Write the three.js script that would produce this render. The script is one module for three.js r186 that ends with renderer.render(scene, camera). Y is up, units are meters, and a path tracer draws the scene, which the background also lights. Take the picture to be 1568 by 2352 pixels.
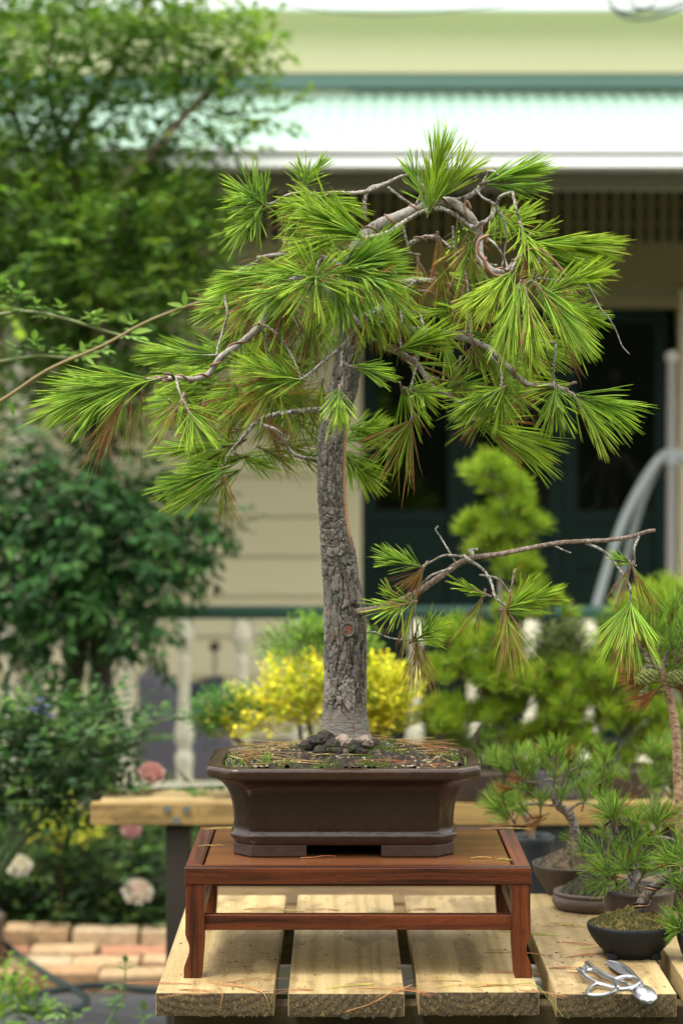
import * as THREE from 'three';
import { mergeGeometries } from 'three/addons/utils/BufferGeometryUtils.js';
import { RoundedBoxGeometry } from 'three/addons/geometries/RoundedBoxGeometry.js';

// ---------------------------------------------------------------- camera, sky, sun, exposure
const F = 4464, CX = 784, CY = 1176, PITCH = Math.atan(116 / F), EYE = 1.772;
const scene = new THREE.Scene();
const camera = new THREE.PerspectiveCamera(2 * Math.atan(CY / F) * 180 / Math.PI, 682 / 1024, 0.05, 400);
camera.position.set(0, EYE, 0);
camera.lookAt(0, EYE - Math.sin(PITCH), -Math.cos(PITCH));
camera.focus = 3.74;
camera.userData.fStop = 2.3;
const renderer = new THREE.WebGLRenderer({ antialias: true });
renderer.toneMapping = THREE.LinearToneMapping;
renderer.toneMappingExposure = 2.4;
renderer.shadowMap.enabled = true;
renderer.setSize(682, 1024);

const SUN = new THREE.Vector3(-0.34, 1, 0.26).normalize();
{ // thin bright overcast, brighter overhead and round the veiled sun
  const W = 256, H = 128, d = new Float32Array(W * H * 4);
  for (let j = 0; j < H; j++) for (let i = 0; i < W; i++) {
    const el = ((j + 0.5) / H - 0.5) * Math.PI, az = ((i + 0.5) / W - 0.5) * 2 * Math.PI;
    const v = new THREE.Vector3(Math.cos(el) * Math.cos(az), Math.sin(el), Math.cos(el) * Math.sin(az));
    const s = Math.max(0, Math.sin(el));
    let L = 0.85 + 0.35 * s;
    const c = Math.max(0, v.dot(SUN));
    L += 0.9 * Math.pow(c, 10);
    if (el < 0) L = 0.3;
    const k = (j * W + i) * 4;
    d[k] = L * 1.0; d[k + 1] = L; d[k + 2] = L * 0.98; d[k + 3] = 1;
  }
  const t = new THREE.DataTexture(d, W, H, THREE.RGBAFormat, THREE.FloatType);
  t.mapping = THREE.EquirectangularReflectionMapping; t.magFilter = THREE.LinearFilter; t.needsUpdate = true;
  scene.background = t; scene.environment = t;
}
const sun = new THREE.DirectionalLight(new THREE.Color(1, 0.96, 0.88), 1.2);
sun.position.copy(SUN).multiplyScalar(14).add(new THREE.Vector3(0, 0, -5));
sun.target.position.set(0, 0.8, -5); sun.castShadow = true; sun.shadow.radius = 24;
sun.shadow.mapSize.set(2048, 2048);
Object.assign(sun.shadow.camera, { left: -8, right: 8, top: 8, bottom: -8, near: 0.5, far: 40 });
scene.add(sun, sun.target);

// ---------------------------------------------------------------- helpers
let seed = 20240611;
const rnd = () => { seed = (seed + 0x6D2B79F5) | 0; let t = Math.imul(seed ^ (seed >>> 15), 1 | seed); t = (t + Math.imul(t ^ (t >>> 7), 61 | t)) ^ t; return ((t ^ (t >>> 14)) >>> 0) / 4294967296; };
const rr = (a, b) => a + (b - a) * rnd();
const gauss = () => (rnd() + rnd() + rnd() + rnd() - 2) * 0.866;
const V = (x, y, z) => new THREE.Vector3(x, y, z);
const clamp = (x, a = 0, b = 1) => Math.min(b, Math.max(a, x));
const mix = (a, b, t) => a + (b - a) * t;
const sstep = (a, b, x) => { const t = clamp((x - a) / (b - a)); return t * t * (3 - 2 * t); };
const sp = Math.sin(PITCH), cp = Math.cos(PITCH);
function ray(px, py) { const u = (px - CX) / F, w = (CY - py) / F; return V(u, -sp + w * cp, -cp - w * sp); }
// the spot that stands Z metres in front of the camera position on the sight line of a spot of the photograph
function at(px, py, Z) { const d = ray(px, py); d.multiplyScalar(Z / -d.z); d.y += EYE; return d; }
function onPlane(px, py, y) { const d = ray(px, py); d.multiplyScalar((y - EYE) / d.y); d.y += EYE; return d; }
const used = new Map();
function numbered(n) { const k = used.get(n) || 0; used.set(n, k + 1); return k ? `${n}_${String(k).padStart(3, '0')}` : n; }
function shade(o) { o.castShadow = true; o.receiveShadow = true; return o; }
function thing(name, label, category, p = [0, 0, 0], group) {
  const o = new THREE.Group(); o.name = numbered(name); o.position.set(p[0], p[1], p[2]);
  o.userData = { label, category }; if (group) o.userData.group = group; scene.add(o); return o;
}
function part(parent, name, geo, material) {
  const m = shade(new THREE.Mesh(geo, material)); m.name = name; parent.add(m); return m;
}
function local(parent, name, geo, material) { // geometry given in world metres, put under a thing that stands elsewhere
  const m = part(parent, name, geo, material);
  let o = parent; const q = V(0, 0, 0);
  while (o && o !== scene) { q.sub(o.position); o = o.parent; }
  m.position.copy(q); return m;
}
function single(name, geo, material, label, category, group) {
  const m = shade(new THREE.Mesh(geo, material)); m.name = numbered(name); m.userData = { label, category };
  if (group) m.userData.group = group; scene.add(m); return m;
}
function struct(name, geo, material) { const m = shade(new THREE.Mesh(geo, material)); m.name = name; m.userData = { kind: 'structure' }; scene.add(m); return m; }

// noise
function h3(x, y, z) { let n = Math.imul(x, 374761393) ^ Math.imul(y, 668265263) ^ Math.imul(z, 2147483647 - 1e6 | 0); n = Math.imul(n ^ (n >>> 13), 1274126177); n = Math.imul(n ^ (n >>> 16), 2246822519 | 0); return ((n ^ (n >>> 15)) >>> 0) / 4294967296; }
function vnoise(x, y, z = 0) {
  const X = Math.floor(x), Y = Math.floor(y), Z = Math.floor(z); let fx = x - X, fy = y - Y, fz = z - Z;
  fx = fx * fx * (3 - 2 * fx); fy = fy * fy * (3 - 2 * fy); fz = fz * fz * (3 - 2 * fz);
  const l = (a, b, t) => a + (b - a) * t;
  return l(l(l(h3(X, Y, Z), h3(X + 1, Y, Z), fx), l(h3(X, Y + 1, Z), h3(X + 1, Y + 1, Z), fx), fy),
    l(l(h3(X, Y, Z + 1), h3(X + 1, Y, Z + 1), fx), l(h3(X, Y + 1, Z + 1), h3(X + 1, Y + 1, Z + 1), fx), fy), fz);
}
function fbm(x, y, z = 0, o = 4) { let s = 0, a = 0.5, t = 0; for (let i = 0; i < o; i++) { s += a * vnoise(x, y, z); t += a; a *= 0.5; x = x * 2.03 + 17; y = y * 2.03 + 31; z = z * 2.03 + 7; } return s / t; }
function worley(x, y, px) { // cells, periodic in x with whole period px; returns [F1, F2, id]
  const X = Math.floor(x), Y = Math.floor(y); let a = 9, b = 9, id = 0;
  for (let j = -1; j <= 1; j++) for (let i = -1; i <= 1; i++) {
    const cx = X + i, cy = Y + j, wx = ((cx % px) + px) % px;
    const dx = cx + 0.15 + 0.7 * h3(wx, cy, 11) - x, dy = cy + 0.15 + 0.7 * h3(wx, cy, 23) - y, q = Math.hypot(dx, dy);
    if (q < a) { b = a; a = q; id = h3(wx, cy, 5); } else if (q < b) b = q;
  }
  return [a, b, id];
}
// textures
const tex = (W, H, fn, srgb = false) => {
  const d = new Uint8Array(W * H * 4);
  const enc = c => 255 * Math.pow(clamp(c), 1 / 2.2);
  for (let j = 0; j < H; j++) for (let i = 0; i < W; i++) {
    const c = fn((i + 0.5) / W, (j + 0.5) / H), k = (j * W + i) * 4;
    if (typeof c === 'number') { d[k] = d[k + 1] = d[k + 2] = 255 * clamp(c); } else for (let q = 0; q < 3; q++) d[k + q] = srgb ? enc(c[q]) : 255 * clamp(c[q]);
    d[k + 3] = 255;
  }
  const t = new THREE.DataTexture(d, W, H, THREE.RGBAFormat);
  t.wrapS = t.wrapT = THREE.RepeatWrapping; t.magFilter = THREE.LinearFilter; t.minFilter = THREE.LinearMipmapLinearFilter; t.generateMipmaps = true;
  if (srgb) t.colorSpace = THREE.SRGBColorSpace; t.needsUpdate = true; return t;
};
const lin = (r, g, b) => new THREE.Color().setRGB(r, g, b);
const std = (c, roughness = 0.7, extra = {}) => new THREE.MeshStandardMaterial({ color: c, roughness, ...extra });
const vcol = (roughness = 0.6, extra = {}) => new THREE.MeshPhysicalMaterial({ vertexColors: true, roughness, ...extra });

// geometry builder: collects triangles with colours
class Bag {
  constructor() { this.p = []; this.c = []; this.i = []; }
  v(x, y, z, c) { this.p.push(x, y, z); this.c.push(c[0], c[1], c[2]); return this.p.length / 3 - 1; }
  geo() {
    const g = new THREE.BufferGeometry(); g.setAttribute('position', new THREE.Float32BufferAttribute(this.p, 3));
    g.setAttribute('color', new THREE.Float32BufferAttribute(this.c, 3)); g.setIndex(this.i); g.computeVertexNormals(); return g;
  }
}
function frame(d) { const a = Math.abs(d.y) < 0.9 ? V(0, 1, 0) : V(1, 0, 0); const u = V(0, 0, 0).crossVectors(a, d).normalize(); return [u, V(0, 0, 0).crossVectors(d, u)]; }
// round tapering stem along points; radius(t), jitter = share of the radius, col(t, angle, point)
function stem(bag, pts, radius, { sides = 7, step = 0.006, jitter = 0, col = () => [0.3, 0.3, 0.3], cap = true } = {}) {
  const cur = new THREE.CatmullRomCurve3(pts, false, 'centripetal'), n = Math.max(3, Math.ceil(cur.getLength() / step));
  let u = null, first = -1, last = -1;
  for (let k = 0; k <= n; k++) {
    const t = k / n, p = cur.getPoint(t), d = cur.getTangent(t).normalize();
    if (!u) u = frame(d)[0]; u.addScaledVector(d, -u.dot(d)).normalize();
    const w = V(0, 0, 0).crossVectors(d, u), r = radius(t), row = bag.p.length / 3;
    for (let s = 0; s < sides; s++) {
      const a = s / sides * 2 * Math.PI, q = r * (1 + jitter * (rnd() - 0.5) * 2), x = p.x + (u.x * Math.cos(a) + w.x * Math.sin(a)) * q, y = p.y + (u.y * Math.cos(a) + w.y * Math.sin(a)) * q, z = p.z + (u.z * Math.cos(a) + w.z * Math.sin(a)) * q;
      bag.v(x, y, z, col(t, a, p));
      if (k < n) { const a0 = row + s, b0 = row + (s + 1) % sides; bag.i.push(a0, b0, a0 + sides, b0, b0 + sides, a0 + sides); }
    }
    if (k === 0) first = row; if (k === n) last = row;
  }
  if (cap) for (let s = 1; s < sides - 1; s++) { bag.i.push(first, first + s + 1, first + s); bag.i.push(last, last + s, last + s + 1); }
  return cur;
}
function stemGeo(pts, radius, o) { const b = new Bag(); const c = stem(b, pts, radius, o); const g = b.geo(); g.userData.curve = c; return g; }
// one pine needle: a thin three sided blade that bends under its weight
function needle(bag, p, d, len, w, droop, c0, c1, segs = 4, bend = 1) {
  const dir = d.clone(), q = p.clone(), f = frame(dir), u = f[0], ph = rnd() * 6.28, cu = V(gauss(), gauss(), gauss()).multiplyScalar(1.6 * bend); let row = -1;
  for (let k = 0; k <= segs; k++) {
    const t = k / segs, r = k === segs ? w * 0.25 : w * (k === 0 ? 0.8 : 1);
    u.addScaledVector(dir, -u.dot(dir)).normalize(); const x = V(0, 0, 0).crossVectors(dir, u);
    const c = [mix(c0[0], c1[0], t * t), mix(c0[1], c1[1], t * t), mix(c0[2], c1[2], t * t)], b = bag.p.length / 3;
    for (let s = 0; s < 3; s++) { const a = ph + s * 2.094; bag.v(q.x + (u.x * Math.cos(a) + x.x * Math.sin(a)) * r, q.y + (u.y * Math.cos(a) + x.y * Math.sin(a)) * r, q.z + (u.z * Math.cos(a) + x.z * Math.sin(a)) * r, c); }
    if (row >= 0) for (let s = 0; s < 3; s++) { const a = row + s, a2 = row + (s + 1) % 3; bag.i.push(a, a2, b + s, a2, b + (s + 1) % 3, b + s); }
    row = b; const h = len / segs; q.addScaledVector(dir, h); dir.y -= droop * h * 6; dir.addScaledVector(cu, h); dir.normalize();
  }
}
// one leaf: folded along its rib
function leaf(bag, p, d, up, len, wid, c) {
  const s = V(0, 0, 0).crossVectors(d, up).normalize(), n = V(0, 0, 0).crossVectors(s, d);
  const pt = (l, w, h) => bag.v(p.x + d.x * l * len + s.x * w * wid + n.x * h * wid, p.y + d.y * l * len + s.y * w * wid + n.y * h * wid - l * l * len * 0.15, p.z + d.z * l * len + s.z * w * wid + n.z * h * wid, c);
  const a = pt(0, 0, 0), l1 = pt(0.35, -0.5, 0.16), l2 = pt(0.7, -0.38, 0.14), r1 = pt(0.35, 0.5, 0.16), r2 = pt(0.7, 0.38, 0.14), m = pt(0.5, 0, 0), e = pt(1, 0, 0);
  bag.i.push(a, m, l1, l1, m, l2, l2, m, e, a, r1, m, r1, r2, m, r2, e, m);
}
const bx = (x0, x1, y0, y1, z0, z1, r = 0) => {
  const w = Math.abs(x1 - x0), h = Math.abs(y1 - y0), d = Math.abs(z1 - z0);
  const g = r ? new RoundedBoxGeometry(w, h, d, 2, r) : new THREE.BoxGeometry(w, h, d);
  g.translate((x0 + x1) / 2, (y0 + y1) / 2, (z0 + z1) / 2); return g;
};
// box whose uv are metres, u along the given axis (0 x, 1 y, 2 z), shifted so that no two pieces show the same stretch of grain
function grain(g, axis, du = rnd() * 7, dv = rnd() * 7) {
  const p = g.attributes.position, n = g.attributes.normal, uv = new Float32Array(p.count * 2);
  for (let i = 0; i < p.count; i++) {
    const c = [p.getX(i), p.getY(i), p.getZ(i)], m = [Math.abs(n.getX(i)), Math.abs(n.getY(i)), Math.abs(n.getZ(i))];
    const big = m.indexOf(Math.max(...m)), o = [0, 1, 2].filter(k => k !== axis), other = big === o[0] ? o[1] : o[0];
    uv[2 * i] = (big === axis ? c[o[1]] : c[axis]) + du; uv[2 * i + 1] = c[big === axis ? o[0] : other] + dv;
  }
  g.setAttribute('uv', new THREE.BufferAttribute(uv, 2)); return g;
}

// ---------------------------------------------------------------- ground
const groundTex = tex(512, 512, (u, v) => {
  const a = fbm(u * 40, v * 40, 1, 4), b = fbm(u * 9, v * 9, 4, 3), c = vnoise(u * 190, v * 190);
  const g = sstep(0.42, 0.6, b + (a - 0.5) * 0.5);
  return [mix(0.05, 0.045, g) * (0.6 + 0.8 * c), mix(0.045, 0.07, g) * (0.6 + 0.8 * c), mix(0.035, 0.02, g) * (0.6 + 0.8 * c)];
}, true);
{
  const g = new THREE.PlaneGeometry(300, 300, 1, 1); g.rotateX(-Math.PI / 2);
  const t = groundTex.clone(); t.repeat.set(150, 150); t.needsUpdate = true;
  struct('ground', g, std(lin(1, 1, 1), 0.95, { map: t }));
  // grey asphalt path between bench and garden bed
  const at1 = tex(512, 512, (u, v) => { const n = vnoise(u * 230, v * 230), b = fbm(u * 12, v * 12); const s = 0.06 + 0.06 * n * n + 0.04 * (b - 0.5); return [s, s * 1.02, s * 1.08]; }, true);
  at1.repeat.set(4, 2);
  const p = new THREE.PlaneGeometry(9, 1.1); p.rotateX(-Math.PI / 2); p.translate(-0.6, 0.004, -5.85);
  struct('path', p, std(lin(1, 1, 1), 0.85, { map: at1, bumpMap: at1, bumpScale: 0.004 }));
}
// ---------------------------------------------------------------- house
const cream = std(lin(0.81, 0.735, 0.475), 0.55), oliveShade = std(lin(0.34, 0.28, 0.135), 0.6), creamTrim = std(lin(0.84, 0.79, 0.60), 0.5), darkGreen = new THREE.MeshPhysicalMaterial({ color: lin(0.011, 0.026, 0.021), roughness: 0.55, specularIntensity: 0.3 }), railGreen = std(lin(0.022, 0.075, 0.05), 0.5);
const greyTrim = std(lin(0.36, 0.34, 0.28), 0.6), whitePaint = std(lin(0.82, 0.83, 0.82), 0.4);
const roofMat = std(lin(0.38, 0.55, 0.46), 0.3, { metalness: 0 }), flashMat = std(lin(0.12, 0.22, 0.19), 0.45);
const ZW = 10.1, ZR = 8.4;
const yAt = (py, Z) => at(784, py, Z).y, xAt = (px, Z) => at(px, 1100, Z).x;
const house = thing('house', 'cream weatherboard cottage with green tin veranda roof and turned balustrade', 'house', [0, 0, -ZW]);
const FLOOR = 0.33;
{
  const xl = -5.2, xd0 = xAt(830, ZW), xd1 = xAt(1556, ZW), xr = 5.2, yTop = yAt(705, ZW);
  // walls with thickness round a dark room
  local(house, 'wall', bx(xl, xd0 - 0.0, 0, 3.9, -ZW - 0.12, -ZW), cream);
  local(house, 'wall', bx(xd1 + 0.0, xr, 0, 3.9, -ZW - 0.12, -ZW), cream);
  local(house, 'wall', bx(xd0, xd1, yTop, 3.9, -ZW - 0.12, -ZW), cream);
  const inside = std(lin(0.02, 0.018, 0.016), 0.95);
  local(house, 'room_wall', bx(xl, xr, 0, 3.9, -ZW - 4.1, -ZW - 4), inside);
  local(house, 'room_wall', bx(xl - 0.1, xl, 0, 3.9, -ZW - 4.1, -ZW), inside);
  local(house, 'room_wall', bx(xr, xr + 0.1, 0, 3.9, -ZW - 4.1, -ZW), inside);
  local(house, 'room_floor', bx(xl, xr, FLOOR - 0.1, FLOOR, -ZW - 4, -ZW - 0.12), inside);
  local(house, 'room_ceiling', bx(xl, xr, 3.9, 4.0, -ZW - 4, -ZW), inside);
  // weatherboards, each board lapped over the one below
  const bh = 0.2075, y0 = yAt(1368, ZW);
  for (let k = -4; k < 13; k++) {
    const y = y0 + k * bh; if (y < FLOOR - 0.2) continue;
    const sh = new THREE.Shape(); sh.moveTo(0, 0); sh.lineTo(0.034, 0); sh.lineTo(0.034, 0.012); sh.lineTo(0.012, bh - 0.004); sh.lineTo(0, bh - 0.004);
    for (const [a, b] of [[xl, xd0 - 0.075], [xd1 + 0.1, xr]]) {
      if (y > yTop + 0.3 && a === xl) { /* same boards go on above the door head */ }
      const g = new THREE.ExtrudeGeometry(sh, { depth: b - a, bevelEnabled: false });
      g.rotateY(Math.PI / 2); g.scale(1, 1, -1); g.index || 0; // x runs along the wall
      const p = g.attributes.position; for (let i = 0; i < p.count; i++) { const X = p.getX(i), Z = p.getZ(i); p.setXYZ(i, a + X, y + p.getY(i), -ZW + Math.abs(Z)); }
      g.computeVertexNormals(); local(house, 'weatherboard', g, cream);
    }
  }
  // corner board beside the door and the door head
  local(house, 'door_jamb', bx(xd0 - 0.075, xd0, FLOOR, yTop + 0.09, -ZW, -ZW + 0.045, 0.004), cream);
  local(house, 'door_jamb', bx(xd1, xd1 + 0.1, FLOOR, yTop + 0.09, -ZW, -ZW + 0.045, 0.004), cream);
  local(house, 'door_head', bx(xd0 - 0.002, xd1 + 0.002, yTop - 0.01, yTop + 0.07, -ZW + 0.002, -ZW + 0.047, 0.004), oliveShade);
  local(house, 'wall_panel', bx(xd0 + 0.003, xd1 + 0.1, yTop + 0.10, 3.45, -ZW + 0.001, -ZW + 0.02), oliveShade);  // olive tint carries the veranda shade on this panel and the head
  // dark green glazed doors
  const yk = yAt(1172, ZW), stiles = [xd0 + 0.001, xAt(1060, ZW), xAt(1292, ZW), xd1 - 0.05];
  const glass = new THREE.MeshPhysicalMaterial({ color: lin(0.75, 0.78, 0.76), roughness: 0.03, transmission: 1, thickness: 0, ior: 1.5 });
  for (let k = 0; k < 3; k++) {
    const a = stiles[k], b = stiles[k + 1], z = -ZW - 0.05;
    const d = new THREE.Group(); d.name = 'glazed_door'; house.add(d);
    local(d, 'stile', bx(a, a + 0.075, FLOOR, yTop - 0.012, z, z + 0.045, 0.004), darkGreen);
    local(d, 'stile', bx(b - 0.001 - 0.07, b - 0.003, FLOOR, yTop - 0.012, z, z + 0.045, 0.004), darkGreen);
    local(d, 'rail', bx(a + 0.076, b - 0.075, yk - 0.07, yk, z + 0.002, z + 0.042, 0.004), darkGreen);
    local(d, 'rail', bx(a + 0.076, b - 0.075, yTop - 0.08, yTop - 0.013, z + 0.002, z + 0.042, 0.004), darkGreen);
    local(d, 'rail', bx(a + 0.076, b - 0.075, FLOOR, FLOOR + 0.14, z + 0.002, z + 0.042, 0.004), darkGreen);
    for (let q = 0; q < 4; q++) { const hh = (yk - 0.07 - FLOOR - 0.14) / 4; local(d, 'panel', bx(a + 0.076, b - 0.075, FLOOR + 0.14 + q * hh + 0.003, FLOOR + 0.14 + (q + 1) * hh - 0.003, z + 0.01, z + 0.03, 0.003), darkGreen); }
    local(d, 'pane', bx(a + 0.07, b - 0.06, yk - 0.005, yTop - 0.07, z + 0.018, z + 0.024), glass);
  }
  const curtain = std(lin(0.30, 0.32, 0.31), 0.9);
  { const g = new THREE.PlaneGeometry(0.22, 1.5, 40, 1), p = g.attributes.position; for (let i = 0; i < p.count; i++) p.setZ(i, 0.018 * Math.sin(p.getX(i) * 130)); g.computeVertexNormals(); g.translate(xAt(1262, ZW + 0.6), 1.75, -ZW - 0.6); local(house, 'curtain', g, std(lin(0.12, 0.125, 0.12), 0.9, { side: THREE.DoubleSide })); }
  // hanging slat valance under the veranda roof
  const v = new THREE.Group(); v.name = 'valance'; house.add(v);
  const Zv = 9.4, yv1 = yAt(436, Zv), yv0 = yAt(556, Zv), dk = std(lin(0.03, 0.024, 0.016), 0.8), dk2 = std(lin(0.07, 0.056, 0.028), 0.8), tan = std(lin(0.22, 0.17, 0.08), 0.8);
  local(v, 'rail', bx(-2.6, 2.6, yv1, yv1 + 0.03, -Zv - 0.012, -Zv + 0.012), dk);
  for (let i = 0; i < 90; i++) { const x = -2.58 + i * 0.0575; local(v, 'slat', bx(x, x + 0.034, yv0, yv1, -Zv - 0.006, -Zv + 0.006), i % 2 ? dk : dk2); }
  for (const q of [0.25, 0.62]) local(v, 'band', bx(-2.6, 2.6, mix(yv1, yv0, q) - 0.018, mix(yv1, yv0, q), -Zv + 0.007, -Zv + 0.011), tan);
  // veranda: floor, posts, beam, roof
  local(house, 'veranda_floor', bx(xl, xr, FLOOR - 0.09, FLOOR, -ZW, -ZR + 0.16), std(lin(0.13, 0.12, 0.10), 0.7));
  local(house, 'veranda_skirt', bx(xl, xr, 0, FLOOR - 0.092, -ZR + 0.05, -ZR + 0.09), std(lin(0.05, 0.05, 0.045), 0.9));
  const yb0 = yAt(437, 8.5), yb1 = yAt(404, 8.5);
  local(house, 'beam', bx(xl, xr, yb0, yb1, -8.55, -8.45, 0.006), greyTrim);
  local(house, 'soffit', bx(xl, xr, yb1 + 0.002, yb1 + 0.02, -8.62, -8.2), greyTrim);
  const yg0 = yAt(385, 8.15), yg1 = yAt(338, 8.15);
  { // gutter: rolled front edge, stepped face
    const s = new THREE.Shape(); s.moveTo(0, 0); s.lineTo(0.115, 0); s.quadraticCurveTo(0.125, 0.0, 0.122, 0.012); s.lineTo(0.112, 0.055); s.lineTo(0.125, 0.06); s.quadraticCurveTo(0.134, 0.075, 0.125, yg1 - yg0); s.lineTo(0.105, yg1 - yg0); s.lineTo(0.1, 0.016); s.lineTo(0.012, 0.012); s.lineTo(0.012, 0.1); s.lineTo(0, 0.1);
    const g = new THREE.ExtrudeGeometry(s, { depth: xr - xl, bevelEnabled: false, curveSegments: 6 });
    g.rotateY(-Math.PI / 2); const p = g.attributes.position; for (let i = 0; i < p.count; i++) p.setXYZ(i, -p.getX(i) + xl, p.getY(i) + yg0, p.getZ(i) - 8.275);
    const ix = g.index; g.computeVertexNormals(); local(house, 'gutter', g, whitePaint);
  }
  { // corrugated roof sheet
    const yA = yg1 - 0.005, yB = yAt(212, ZW), W = 0.0762, n = Math.round((xr - xl) / W * 10), pos = [], idx = [];
    const rows = 8;
    for (let r = 0; r <= rows; r++) for (let i = 0; i <= n; i++) {
      const t = r / rows, x = xl + (xr - xl) * i / n;
      pos.push(x, mix(yA, yB, t) - 0.06 * Math.sin(Math.PI * t) + 0.009 * Math.cos(2 * Math.PI * (x - xl) / W), mix(-8.2, -ZW + 0.01, t));
    }
    for (let r = 0; r < rows; r++) for (let i = 0; i < n; i++) { const a = r * (n + 1) + i; idx.push(a, a + 1, a + n + 1, a + 1, a + n + 2, a + n + 1); }
    const g = new THREE.BufferGeometry(); g.setAttribute('position', new THREE.Float32BufferAttribute(pos, 3)); g.setIndex(idx); g.computeVertexNormals();
    roofMat.side = THREE.DoubleSide; local(house, 'veranda_roof', g, roofMat);
    local(house, 'flashing', bx(xl, xr, yAt(203, ZW - 0.05), yAt(172, ZW - 0.05), -ZW + 0.002, -ZW + 0.06, 0.008), flashMat);
  }
  // upper wall, eave, main roof
  local(house, 'upper_wall', bx(xl, xr, yAt(171, ZW), 4.75, -ZW - 0.12, -ZW + 0.03), cream);
  const ye = yAt(24, 9.78);
  local(house, 'eave_fascia', bx(xl - 0.3, xr + 0.3, ye, ye + 0.2, -9.81, -9.76, 0.006), whitePaint);
  local(house, 'eave_soffit', bx(xl - 0.3, xr + 0.3, ye + 0.06, ye + 0.075, -ZW + 0.03, -9.812), cream);
  { const g = new THREE.PlaneGeometry(xr - xl + 0.8, 5.2); g.rotateX(-Math.PI / 2 + 0.42); g.translate(0, ye + 0.2 + 1.06, -9.73 - 2.37); local(house, 'main_roof', g, std(lin(0.3, 0.42, 0.37), 0.4, { side: THREE.DoubleSide })); }
  // posts and balustrade
  for (const px of [38, -1020, 2230]) {
    const x = xAt(px, ZR);
    local(house, 'post', bx(x - 0.055, x + 0.055, FLOOR, yb0 - 0.001, -ZR - 0.16, -ZR - 0.05, 0.01), creamTrim);
  }
  const yr = yAt(1405, ZR), hr = bx(xl, xr, yr - 0.028, yr + 0.024, -ZR - 0.045, -ZR + 0.045, 0.014);
  local(house, 'handrail', hr, railGreen);
  const yb = yAt(1796, ZR);
  local(house, 'bottom_rail', bx(xl, xr, yb - 0.045, yb, -ZR - 0.035, -ZR + 0.035, 0.008), creamTrim);
  const H = yr - 0.028 - yb, prof = [[0.034, 0], [0.034, 0.10], [0.040, 0.11], [0.040, 0.16], [0.033, 0.185], [0.024, 0.20], [0.040, 0.25], [0.043, 0.30], [0.036, 0.36], [0.028, 0.42], [0.025, 0.5], [0.024, 0.62], [0.025, 0.72], [0.029, 0.735], [0.029, 0.755], [0.021, 0.77], [0.026, 0.80], [0.044, 0.86], [0.047, 0.9], [0.044, 0.95], [0.038, 1]];
  const bal = new THREE.LatheGeometry(prof.map(([r, t]) => new THREE.Vector2(r, t * H)), 14);
  for (let k = -9; k < 22; k++) {
    const x = xAt(290 + k * 132.5, ZR), m = local(house, 'baluster', bal, creamTrim); m.position.add(V(x, yb, -ZR));
  }
}
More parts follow.
